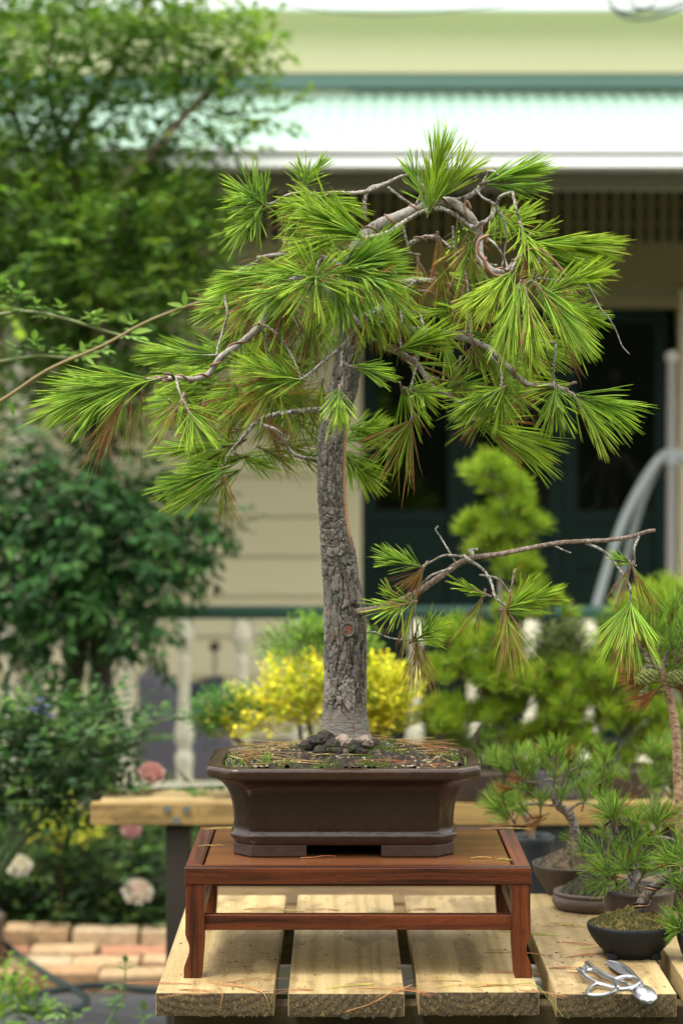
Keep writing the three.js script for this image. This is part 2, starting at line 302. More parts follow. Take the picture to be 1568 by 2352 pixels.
// things on the veranda
{
  const fabric = std(lin(0.20, 0.19, 0.235), 0.95), navy = std(lin(0.03, 0.045, 0.075), 0.6);
  const Zc = 9.1, P = (px, py) => at(px, py, Zc), o = P(430, 1775); o.y = FLOOR;
  const chair = thing('patio_chair', 'grey violet cloth slung chair standing behind the balusters', 'chair', [o.x, FLOOR, -Zc]);
  const poly = [[332, 1562], [352, 1556], [392, 1588], [455, 1640], [520, 1706], [520, 1745], [500, 1776], [440, 1782], [350, 1762], [336, 1735]].map(q => P(...q)), s = new THREE.Shape();
  poly.forEach((p, i) => i ? s.lineTo(p.x - o.x, p.y - FLOOR) : s.moveTo(p.x - o.x, p.y - FLOOR));
  const g = new THREE.ExtrudeGeometry(s, { depth: 0.34, bevelEnabled: true, bevelSize: 0.015, bevelThickness: 0.02, bevelSegments: 3 }); g.translate(0, 0.02, -0.17);
  part(chair, 'sling', g, fabric);
  for (const [x, z] of [[-0.17, -0.15], [-0.17, 0.15], [0.15, -0.15], [0.15, 0.15]]) part(chair, 'leg', new THREE.CylinderGeometry(0.011, 0.011, 0.14, 8).translate(x, 0.07, z), std(lin(0.08, 0.03, 0.02), 0.5));
  const c2 = single('folded_cushion', new RoundedBoxGeometry(0.25, 0.055, 0.3, 3, 0.02), navy, 'dark navy folded cushion lying on the violet chair', 'cushion');
  c2.position.copy(at(452, 1583, Zc)); c2.rotation.z = 0.22;
  const k0 = at(493, 1485, 9.7), st = thing('walking_stick', 'thin stick with round brown knob leaning at the wall', 'stick', [k0.x, FLOOR, -9.7]);
  part(st, 'shaft', new THREE.CylinderGeometry(0.012, 0.012, k0.y - FLOOR, 8).translate(0, (k0.y - FLOOR) / 2, 0), std(lin(0.45, 0.38, 0.26), 0.6));
  part(st, 'knob', new THREE.SphereGeometry(0.028, 12, 10).translate(0, k0.y - FLOOR, 0), std(lin(0.06, 0.035, 0.02), 0.5));
  // pale metal stand with ball top and curved feet
  const Zm = 9.15, b = at(1541, 820, Zm), ms = thing('metal_stand', 'pale grey metal stand with ball top and curved feet on the veranda', 'stand', [b.x, FLOOR, -Zm]);
  const metal = std(lin(0.42, 0.46, 0.46), 0.5, { metalness: 0.1 }), H = b.y - FLOOR;
  part(ms, 'post', new THREE.CylinderGeometry(0.022, 0.024, H, 12).translate(0, H / 2, 0), std(lin(0.36, 0.33, 0.31), 0.55));
  part(ms, 'ball', new THREE.SphereGeometry(0.031, 16, 12).translate(0, H, 0), std(lin(0.62, 0.58, 0.5), 0.5));
  part(ms, 'collar', new THREE.CylinderGeometry(0.034, 0.034, 0.08, 12).translate(0, at(1541, 1050, Zm).y - FLOOR, 0), metal);
  const hub = at(1541, 1035, Zm).y - FLOOR;
  for (const [dx, dz, r] of [[-0.5, 0.12, 0.021], [-0.30, -0.35, 0.018], [0.5, 0.1, 0.021]]) {
    const pts = [V(0, hub, 0), V(dx * 0.12, hub - 0.04, dz * 0.12), V(dx * 0.42, hub - 0.28, dz * 0.4), V(dx * 0.72, hub - 0.72, dz * 0.7), V(dx * 0.95, hub - 1.2, dz), V(dx * 1.02, 0.02, dz * 1.05)];
    part(ms, 'foot', stemGeo(pts, () => r, { sides: 10, step: 0.04, col: () => [1, 1, 1] }), metal);
  }
}
{ // loops of cable under the eave
  const c = thing('cable_bundle', 'dark looped cables hanging under the top eave', 'cable', [xAt(1500, 9.4), 4.0, -9.4]);
  const m = std(lin(0.03, 0.035, 0.04), 0.6);
  const loops = [[[1400, -40], [1398, 5], [1430, 38], [1490, 42], [1568, 15], [1640, -20]], [[1440, -40], [1450, 10], [1500, 22], [1560, 5], [1620, -30]], [[1385, -40], [1410, 20], [1470, 26], [1540, -30]], [[560, -30], [700, 18], [850, 34], [1000, 28], [1200, 5], [1400, -30]]];
  loops.forEach((l, i) => local(c, 'cable', stemGeo(l.map((q, k) => at(q[0], q[1], 9.35 + 0.03 * i)), () => i === 3 ? 0.004 : 0.008, { sides: 6, step: 0.04, col: () => [1, 1, 1] }), m));
}

// ---------------------------------------------------------------- timber
const mirror = (t, m1, m2) => { t.wrapS = t.wrapT = THREE.MirroredRepeatWrapping; t.repeat.set(1 / m1, 1 / m2); return t; };
// raw sawn pine: u along the grain (2 m), v across (0.8 m)
const pineKnots = [[0.36, 0.22, 0.022], [0.92, 0.55, 0.03], [1.4, 0.12, 0.02], [1.7, 0.66, 0.026], [0.62, 0.7, 0.02], [1.15, 0.36, 0.02]];
function pineAt(u, v) {
  let x = u * 2, y = v * 0.8, k = 0;
  let yy = y + 0.012 * (fbm(x * 2.2, y * 3, 2, 3) - 0.5);
  for (const [kx, ky, r] of pineKnots) { const dx = (x - kx) / 2.2, dy = y - ky, q = Math.hypot(dx, dy) / r; yy += Math.sign(dy || 1) * r * 0.8 * Math.exp(-q * q * 0.6); k = Math.max(k, sstep(1.05, 0.7, Math.hypot((x - kx) / 1.4, dy) / r * 1.6)); }
  const ring = 0.5 + 0.5 * Math.sin((yy + 0.03 * fbm(x * 1.3, yy * 6, 12, 3)) * 150 + 14 * fbm(x * 0.5, yy * 14, 3, 3));
  const fib = vnoise(x * 22, y * 900), saw = vnoise(x * 260 + 6 * vnoise(y * 20, x * 3), y * 34), stain = sstep(0.53, 0.62, fbm(x * 5, y * 12, 8, 5)) * (0.5 + 0.5 * vnoise(x * 90, y * 120)), dirt = sstep(0.73, 0.8, fbm(x * 46, y * 60, 3, 3));
  return { ring, fib, saw, k, stain, dirt };
}
const pineTex = mirror(tex(1536, 768, (u, v) => {
  const a = pineAt(u, v); let s = 0.74 + 0.22 * a.fib + 0.10 * (a.saw - 0.5) - 0.20 * Math.pow(a.ring, 3);
  const w = clamp(a.stain * 0.7 + 0.55 * a.k + a.dirt * 0.5);
  let c = [0.53 * s, 0.385 * s, 0.18 * s * (1 - 0.12 * a.ring)];
  const d = [0.165, 0.102, 0.04]; c = c.map((q, i) => mix(q, d[i], w));
  return c;
}, true), 2, 0.8);
const pineBump = mirror(tex(1536, 768, (u, v) => { const a = pineAt(u, v); return 0.35 + 0.3 * a.fib + 0.28 * a.saw - 0.15 * a.ring; }), 2, 0.8);
const pine = std(lin(1, 1, 1), 0.62, { map: pineTex, bumpMap: pineBump, bumpScale: 0.0016 });
const pineShade = std(lin(0.2, 0.19, 0.16), 0.85, { map: pineTex, bumpMap: pineBump, bumpScale: 0.0016 });  // same pine, with the shade below the planks put into its tint
// end grain: 0.4 m square of year rings
const endTex = mirror(tex(768, 768, (u, v) => {
  const x = u * 0.4, y = v * 0.4, r = Math.hypot(x - 0.13, (y - 0.34) * 1.0) + 0.004 * (fbm(x * 40, y * 40, 2, 3) - 0.5);
  const ring = Math.pow(0.5 + 0.5 * Math.sin(r * 470), 2), n = vnoise(x * 700, y * 700), f = sstep(0.62, 0.9, vnoise(x * 480, y * 330)), st = fbm(x * 30, y * 30, 9, 3);
  const s = 0.2 + 0.2 * n; return [mix(0.30, 0.15, ring) * s * (0.6 + 0.7 * st) + 0.13 * f, mix(0.20, 0.09, ring) * s * (0.6 + 0.7 * st) + 0.095 * f, mix(0.075, 0.03, ring) * s * (0.6 + 0.7 * st) + 0.035 * f];
}, true), 0.4, 0.4);
const endGrain = std(lin(1, 1, 1), 0.85, { map: endTex, bumpMap: endTex, bumpScale: 0.003 });
const TOP = 0.8, TH = 0.044;
function roughBox(x0, x1, y0, y1, z0, z1, axis, amp = 0.0012) { // sawn board: edges not dead straight
  const w = x1 - x0, h = y1 - y0, d = z1 - z0, g = new RoundedBoxGeometry(w, h, d, 2, 0.0025);
  g.translate((x0 + x1) / 2, (y0 + y1) / 2, (z0 + z1) / 2); return grain(g, axis);
}
function plank(parent, x0, x1, zf, zb, y1 = TOP, th = TH, m = pine) {
  const p = local(parent, 'plank', roughBox(x0, x1, y1 - th, y1, -zb, -zf, 2), m);
  // ragged sawn end
  const nx = 56, ny = 7, pos = [], uv = [], idx = [], ou = rr(0.01, 0.16) - x0, ov = rr(0.02, 0.3) - (y1 - th);
  for (let j = 0; j <= ny; j++) for (let i = 0; i <= nx; i++) {
    const t = i / nx, s = j / ny, x = mix(x0 + 0.0015, x1 - 0.0015, t);
    let y = mix(y1 - th + 0.002, y1 - 0.0015, s); if (j === 0) y -= 0.005 * Math.pow(rnd(), 3);
    pos.push(x, y, -zf + 0.0004 + (j === 0 || j === ny || i === 0 || i === nx ? 0 : 0.0022 * rnd())); uv.push(x + ou, y + ov);
    if (i < nx && j < ny) { const a = j * (nx + 1) + i; idx.push(a, a + 1, a + nx + 1, a + 1, a + nx + 2, a + nx + 1); }
  }
  const g = new THREE.BufferGeometry(); g.setAttribute('position', new THREE.Float32BufferAttribute(pos, 3)); g.setAttribute('uv', new THREE.Float32BufferAttribute(uv, 2)); g.setIndex(idx); g.computeVertexNormals();
  const e = part(p, 'end_grain', g, endGrain);
  return p;
}
const bolts = std(lin(0.35, 0.37, 0.38), 0.4, { metalness: 0.8 });
{
  const b = thing('plank_bench', 'raw pine plank bench in front carrying the dark red stand', 'bench', [0.1, 0, -3.95]);
  const xs = [[-0.340, -0.1237, 3.535, 4.335], [-0.0975, 0.115, 3.53, 4.34], [0.141, 0.362, 3.54, 4.335], [0.391, 0.612, 3.528, 4.35], [0.640, 0.86, 3.54, 4.34], [0.886, 1.1, 3.53, 4.34]];
  for (const [a, c, zf, zb] of xs) plank(b, a, c, zf, zb);
  // beams under the planks, legs
  const y0 = TOP - TH;
  local(b, 'beam', grain(bx(-0.315, 1.1, y0 - 0.19, y0 - 0.002, -3.66, -3.615, 0.003), 0), pineShade);
  local(b, 'beam', grain(bx(-0.315, 1.1, y0 - 0.19, y0 - 0.002, -4.28, -4.235, 0.003), 0), pineShade);
  for (const z of [3.80, 3.90]) local(b, 'batten', grain(bx(-0.3, 1.1, y0 - 0.03, y0 - 0.002, -z - 0.012, -z + 0.012, 0.002), 0), std(lin(0.8, 0.78, 0.7), 0.6));
  for (const [x, z] of [[-0.27, 3.7], [-0.27, 4.2], [1.02, 3.7], [1.02, 4.2]]) local(b, 'leg', grain(bx(x - 0.04, x + 0.04, 0, y0 - 0.003, -z - 0.035, -z + 0.035, 0.003), 1), pineShade);
  const bp = onPlane(794, 2326, TOP); { const r = ray(794, 2326); r.multiplyScalar(3.613 / -r.z); const g = new THREE.CylinderGeometry(0.012, 0.012, 0.004, 16); g.rotateX(Math.PI / 2); g.translate(r.x, r.y + EYE, -3.613); const m = local(b, 'bolt', g, bolts); }
}
{ // second bench further back
  const Z = 5.5, x0 = xAt(205, Z), b = thing('back_bench', 'pale timber bench behind with bolted front beam', 'bench', [0.5, 0, -5.6]);
  const x1 = 2.2;
  local(b, 'front_beam', grain(bx(x0, x1, TOP - 0.062, TOP, -Z - 0.045, -Z, 0.003), 0), std(lin(0.82, 0.74, 0.55), 0.65, { map: pineTex, bumpMap: pineBump, bumpScale: 0.001 }));
  local(b, 'plank', grain(bx(x0 + 0.02, x1, TOP - 0.04, TOP - 0.001, -Z - 0.14, -Z - 0.052, 0.003), 0), pine);
  local(b, 'plank', grain(bx(x0 + 0.02, x1, TOP - 0.04, TOP, -Z - 0.25, -Z - 0.15, 0.003), 0), pine);
  for (const [px, py] of [[384, 1858], [428, 1859], [405, 1884]]) { const p = at(px, py, Z); const g = new THREE.CylinderGeometry(0.011, 0.011, 0.006, 14); g.rotateX(Math.PI / 2); g.translate(p.x, p.y, -Z + 0.0035); local(b, 'bolt', g, bolts); }
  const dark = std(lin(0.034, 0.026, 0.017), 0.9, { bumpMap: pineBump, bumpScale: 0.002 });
  for (const x of [xAt(404, Z), 0.9, 2.0]) local(b, 'leg', grain(bx(x - 0.034, x + 0.034, 0, TOP - 0.064, -Z - 0.1, -Z - 0.03, 0.003), 1), dark);
  for (const x of [0.9, 2.0]) local(b, 'bracket', bx(x - 0.02, x + 0.02, TOP - 0.09, TOP - 0.042, -Z - 0.24, -Z - 0.101, 0.003), dark);
}
const LOW = 0.62, lowPine = std(lin(0.3, 0.25, 0.18), 0.85, { map: pineTex, bumpMap: pineBump, bumpScale: 0.0016 });
{ // low bench between the two
  const b = thing('low_bench', 'weathered low plank bench half hidden behind the stand', 'bench', [0.35, 0, -5.0]);
  const x0 = xAt(445, 5.0);
  for (const [z0, z1] of [[4.62, 4.80], [4.83, 5.02], [5.05, 5.24], [5.27, 5.42]]) local(b, 'plank', grain(bx(x0, 2.0, LOW - 0.035, LOW, -z1, -z0, 0.003), 0), lowPine);
  for (const x of [x0 + 0.08, 0.8, 1.9]) { local(b, 'bearer', bx(x - 0.02, x + 0.02, LOW - 0.1, LOW - 0.036, -5.4, -4.66, 0.003), pineShade); for (const z of [4.74, 5.32]) local(b, 'leg', grain(bx(x - 0.025, x + 0.025, 0, LOW - 0.101, -z - 0.025, -z + 0.025, 0.003), 1), pineShade); }
}
// ---------------------------------------------------------------- red wooden stand
const roseTex = mirror(tex(1024, 512, (u, v) => {
  const x = u * 1.2, y = v * 0.6, w = y + 0.02 * (fbm(x * 2.4, y * 5, 3, 3) - 0.5);
  const g = fbm(x * 3, w * 120, 5, 3), f = vnoise(x * 26, w * 700), b = fbm(x * 1.6, w * 22, 9, 3), p = sstep(0.7, 0.85, vnoise(x * 60, w * 900));
  const s = clamp(0.35 + 1.3 * (g - 0.5) + 1.1 * (b - 0.5) + 0.25 * (f - 0.5)) ; 
  return [mix(0.022, 0.215, s) * (1 - 0.4 * p), mix(0.005, 0.047, s) * (1 - 0.4 * p), mix(0.002, 0.010, s) * (1 - 0.4 * p)];
}, true), 1.2, 0.6);
const rosewood = new THREE.MeshPhysicalMaterial({ map: roseTex, color: lin(1, 1, 1), roughness: 0.45, bumpMap: roseTex, bumpScale: 0.0006, specularIntensity: 0.55 });
const SZF = 3.63, SZB = 4.045, SX0 = -0.2944, SX1 = 0.3562, STOP = 1.0095, SH = STOP - TOP;
const panelTex = mirror(tex(1024, 512, (u, v) => {
  const x = u * 1.2, y = v * 0.6, w = y + 0.015 * (fbm(x * 1.8, y * 5, 13, 3) - 0.5), g = fbm(x * 2, w * 60, 15, 3), f = vnoise(x * 18, w * 800), b = fbm(x * 1.2, w * 14, 19, 3), s = clamp(0.5 + 0.7 * (g - 0.5) + 0.8 * (b - 0.5) + 0.2 * (f - 0.5));
  return [mix(0.085, 0.22, s), mix(0.027, 0.078, s), mix(0.009, 0.028, s)];
}, true), 1.2, 0.6);
const topMat = new THREE.MeshPhysicalMaterial({ map: panelTex, roughness: 0.22, bumpMap: panelTex, bumpScale: 0.0003 });
{
  const s = thing('display_stand', 'polished reddish brown low wooden stand under the big rectangular pot', 'stand', [(SX0 + SX1) / 2, TOP, -(SZF + SZB) / 2]);
  const rw = 0.031, y1 = STOP, y0 = STOP - 0.032;
  local(s, 'frame_rail', grain(bx(SX0, SX1, y0, y1, -SZF - 0.03, -SZF, 0.0022), 0), rosewood);
  local(s, 'frame_rail', grain(bx(SX0, SX1, y0, y1, -SZB, -SZB + 0.03, 0.0022), 0), rosewood);
  for (const [a, b] of [[SX0, SX0 + rw], [SX1 - rw, SX1]]) local(s, 'frame_rail', grain(bx(a, b, y0, y1 - 0.0003, -SZB + 0.031, -SZF - 0.031, 0.0022), 2), rosewood);
  // top boards, a real gap to the side rails
  const pz0 = SZF + 0.0304, pz1 = SZB - 0.0304, n = 3;
  for (let k = 0; k < n; k++) { const a = mix(pz0, pz1, k / n), b = mix(pz0, pz1, (k + 1) / n); local(s, 'top_board', grain(bx(SX0 + rw + 0.0045, SX1 - rw - 0.0045, y0 + 0.006, y1 - 0.0008, -b + 0.0001, -a - 0.0001), 0), topMat); }
  // legs: outer edge cut in above a swelling foot
  const lw = 0.0335, H = y0 - TOP;
  const legShape = () => {
    const q = new THREE.Shape(); // x: 0 outer .. lw inner
    q.moveTo(-0.004, 0); q.lineTo(0.026, 0); q.lineTo(0.028, 0.006); q.bezierCurveTo(0.029, 0.03, 0.032, 0.05, 0.0325, 0.075); q.lineTo(lw, H); q.lineTo(0, H); q.lineTo(-0.001, 0.083);
    q.bezierCurveTo(0.002, 0.068, 0.0075, 0.066, 0.0065, 0.052); q.bezierCurveTo(0.006, 0.036, -0.002, 0.03, -0.004, 0.016); q.closePath(); return q;
  };
  for (const [front, left] of [[1, 1], [1, 0], [0, 1], [0, 0]]) {
    const g = new THREE.ExtrudeGeometry(legShape(), { depth: 0.031, bevelEnabled: true, bevelSize: 0.001, bevelThickness: 0.001, bevelSegments: 2, curveSegments: 10 });
    g.computeVertexNormals(); if (!left) { g.scale(-1, 1, 1); const ix = g.attributes.position; const a = ix.array; for (let i = 0; i < a.length; i += 9) for (let k = 0; k < 3; k++) { const t = a[i + k]; a[i + k] = a[i + 6 + k]; a[i + 6 + k] = t; } g.computeVertexNormals(); }
    g.translate(left ? SX0 + 0.003 : SX1 - 0.003, TOP + 0.001, front ? -SZF - 0.034 : -SZB + 0.003);
    local(s, 'leg', grain(g, 1), rosewood);
  }
  const yr = STOP - 0.091;
  local(s, 'stretcher', grain(bx(SX0 + 0.0355, SX1 - 0.0355, yr - 0.029, yr, -SZF - 0.028, -SZF - 0.009, 0.002), 0), rosewood);
  local(s, 'stretcher', grain(bx(SX0 + 0.0355, SX1 - 0.0355, yr - 0.029, yr, -SZB + 0.009, -SZB + 0.028, 0.002), 0), rosewood);
  for (const x of [SX0 + 0.008, SX1 - 0.027]) local(s, 'stretcher', grain(bx(x, x + 0.019, yr - 0.029, yr, -SZB + 0.036, -SZF - 0.036, 0.002), 2), rosewood);
  for (const x of [SX0 + 0.012, SX1 - 0.022]) local(s, 'apron', grain(bx(x, x + 0.010, y0 - 0.03, y0 - 0.0005, -SZB + 0.036, -SZF - 0.036, 0.001), 2), rosewood);
}
// ---------------------------------------------------------------- big brown pot
const clayTex = tex(512, 512, (u, v) => { const a = fbm(u * 6, v * 6, 2, 4), b = fbm(u * 60, v * 60, 3, 3); const s = 0.82 + 0.3 * (a - 0.5) + 0.35 * (b - 0.5); return [0.038 * s, 0.0150 * s * (1 + 0.25 * (a - 0.5)), 0.0060 * s]; }, true);
mirror(clayTex, 0.5, 0.5);
const clayBump = mirror(tex(512, 512, (u, v) => fbm(u * 22, v * 22, 3, 4)), 0.5, 0.5);
const clayRough = mirror(tex(256, 256, (u, v) => { const q = 0.14 + 0.22 * fbm(u * 9, v * 9, 7, 4); return [0, q, 0]; }), 0.5, 0.5);
const clay = new THREE.MeshPhysicalMaterial({ map: clayTex, roughness: 1, roughnessMap: clayRough, bumpMap: clayBump, bumpScale: 0.0009, specularIntensity: 0.9 });
const PX = 0.0045, PZ = 3.842, PH = 0.177, POT0 = STOP;
// outline of a rectangle with clipped corners, corners slightly rounded
function clipped(a, b, c, round = 0.012) {
  const q = [[-a + c, -b], [a - c, -b], [a, -b + c], [a, b - c], [a - c, b], [-a + c, b], [-a, b - c], [-a, -b + c]], out = [];
  for (let i = 0; i < 8; i++) {
    const p = q[i], pr = q[(i + 7) % 8], nx = q[(i + 1) % 8], l0 = Math.hypot(pr[0] - p[0], pr[1] - p[1]), l1 = Math.hypot(nx[0] - p[0], nx[1] - p[1]), r = Math.min(round, l0 * 0.4, l1 * 0.4);
    const A = [p[0] + (pr[0] - p[0]) * r / l0, p[1] + (pr[1] - p[1]) * r / l0], B = [p[0] + (nx[0] - p[0]) * r / l1, p[1] + (nx[1] - p[1]) * r / l1];
    for (let k = 0; k <= 4; k++) { const t = k / 4; out.push([(1 - t) * (1 - t) * A[0] + 2 * t * (1 - t) * p[0] + t * t * B[0], (1 - t) * (1 - t) * A[1] + 2 * t * (1 - t) * p[1] + t * t * B[1]]); }
    const seg = i % 2 ? 5 : 22; for (let k = 1; k < seg; k++) { // points along the next side so that it can sag a little
      const nn = q[(i + 2) % 8], l2 = Math.hypot(nn[0] - nx[0], nn[1] - nx[1]), r2 = Math.min(round, l1 * 0.4, l2 * 0.4);
      const C = [nx[0] + (p[0] - nx[0]) * r2 / l1, nx[1] + (p[1] - nx[1]) * r2 / l1]; out.push([mix(B[0], C[0], k / seg), mix(B[1], C[1], k / seg)]);
    }
  }
  return out;
}
function loft(rings, closeTop, closeBottom) { // rings: arrays of [x, y, z]
  const pos = [], uv = [], idx = [], n = rings[0].length; let v = 0;
  rings.forEach((r, j) => { if (j) v += Math.hypot(rings[j][0][0] - rings[j - 1][0][0], rings[j][0][1] - rings[j - 1][0][1], rings[j][0][2] - rings[j - 1][0][2]); let u = 0; for (let i = 0; i <= n; i++) { const p = r[i % n]; if (i) u += Math.hypot(p[0] - r[i - 1][0], p[2] - r[i - 1][2]); pos.push(...p); uv.push(u, v); } });
  for (let j = 0; j < rings.length - 1; j++) for (let i = 0; i < n; i++) { const a = j * (n + 1) + i; idx.push(a, a + n + 1, a + 1, a + 1, a + n + 1, a + n + 2); }
  const g = new THREE.BufferGeometry(); g.setAttribute('position', new THREE.Float32BufferAttribute(pos, 3)); g.setAttribute('uv', new THREE.Float32BufferAttribute(uv, 2)); g.setIndex(idx); g.computeVertexNormals();
  const nn = g.attributes.normal; for (let j = 0; j < rings.length; j++) { const a = j * (n + 1), b = a + n; const q = V(nn.getX(a) + nn.getX(b), nn.getY(a) + nn.getY(b), nn.getZ(a) + nn.getZ(b)).normalize(); nn.setXYZ(a, q.x, q.y, q.z); nn.setXYZ(b, q.x, q.y, q.z); }
  return g;
}
const HA = 0.265, HB = 0.165;
{
  const p = thing('bonsai_pot', 'large dark brown glazed rectangular pot with clipped corners and flared rim', 'pot', [PX, POT0, -PZ]);
  const prof = [ // [inset, height]
    [0.0555, 0.0225], [0.0515, 0.0235], [0.050, 0.028], [0.0465, 0.032], [0.0445, 0.0375], [0.0455, 0.043], [0.0495, 0.0465], [0.0515, 0.050], [0.0518, 0.060], [0.0505, 0.078], [0.048, 0.097], [0.0435, 0.116], [0.037, 0.131], [0.028, 0.1425], [0.017, 0.1505], [0.007, 0.1545], [0.0015, 0.1565], [0, 0.1605], [0, 0.170], [0.0012, 0.1748], [0.0045, 0.177], [0.012, 0.1775], [0.026, 0.1765], [0.0315, 0.1735], [0.033, 0.167], [0.036, 0.150], [0.05, 0.12], [0.06, 0.06], [0.065, 0.035]];
  const rings = prof.map(([d, y]) => clipped(HA - d, HB - d * 0.95, 0.05 - d * 0.30, 0.014).map(([x, z]) => {
    const w = 0.0009 * (fbm(x * 14 + 5, z * 14, y * 20, 2) - 0.5) * 2; return [x * (1 + w), y + w * 0.6, z * (1 + w)];
  }));
  part(p, 'body', loft(rings), clay);
  { const r = clipped(HA - 0.06, HB - 0.06, 0.03, 0.01), s = new THREE.Shape(); r.forEach((q, i) => i ? s.lineTo(q[0], q[1]) : s.moveTo(q[0], q[1])); const g = new THREE.ExtrudeGeometry(s, { depth: 0.012, bevelEnabled: false }); g.rotateX(Math.PI / 2); g.translate(0, 0.0345, 0); part(p, 'floor', g, clay); }
  // four corner feet, ends cut on a curve
  const foot = (sx, sz) => {
    const rs = []; // L shaped ring following the clipped corner
    const outer = d => { const a = HA - d, b = HB - d * 0.95, c = 0.05 - d * 0.3, L = 0.135 - (d - 0.05) * 0.0, M = 0.085; return [[a - L, b], [a - c, b], [a - c * 0.5, b - c * 0.5], [a, b - c], [a, b - M]]; };
    const o = outer(0.0545), i2 = [[HA - 0.0515 - 0.022, HB - 0.049 - M2], [HA - 0.0515 - 0.024, HB - 0.049 - 0.045], [HA - 0.0515 - 0.045, HB - 0.049 - 0.023], [HA - 0.0515 - 0.135, HB - 0.049 - 0.022]];
    const s = new THREE.Shape(); [...o, ...i2].forEach((q, k) => k ? s.lineTo(q[0] * sx, -q[1] * sz) : s.moveTo(q[0] * sx, -q[1] * sz));
    const g = new THREE.ExtrudeGeometry(s, { depth: 0.018, bevelEnabled: true, bevelSize: 0.0034, bevelThickness: 0.0032, bevelSegments: 4 }); g.rotateX(-Math.PI / 2); g.translate(0, 0.0033, 0); return grain(g, 0);
  };
  const M2 = 0.085; part(p, 'added_block_bar', grain(bx(-HA + 0.19, HA - 0.19, 0.0002, 0.0222, -HB + 0.056, -HB + 0.075), 0), clay);  // bar added between the back feet to block reflected light under the pot
  for (const sx of [-1, 1]) for (const sz of [-1, 1]) part(p, 'foot', foot(sx, sz), std(lin(1.2, 1.3, 1.3), 0.6, { map: clayTex, bumpMap: clayBump, bumpScale: 0.002 }));
}
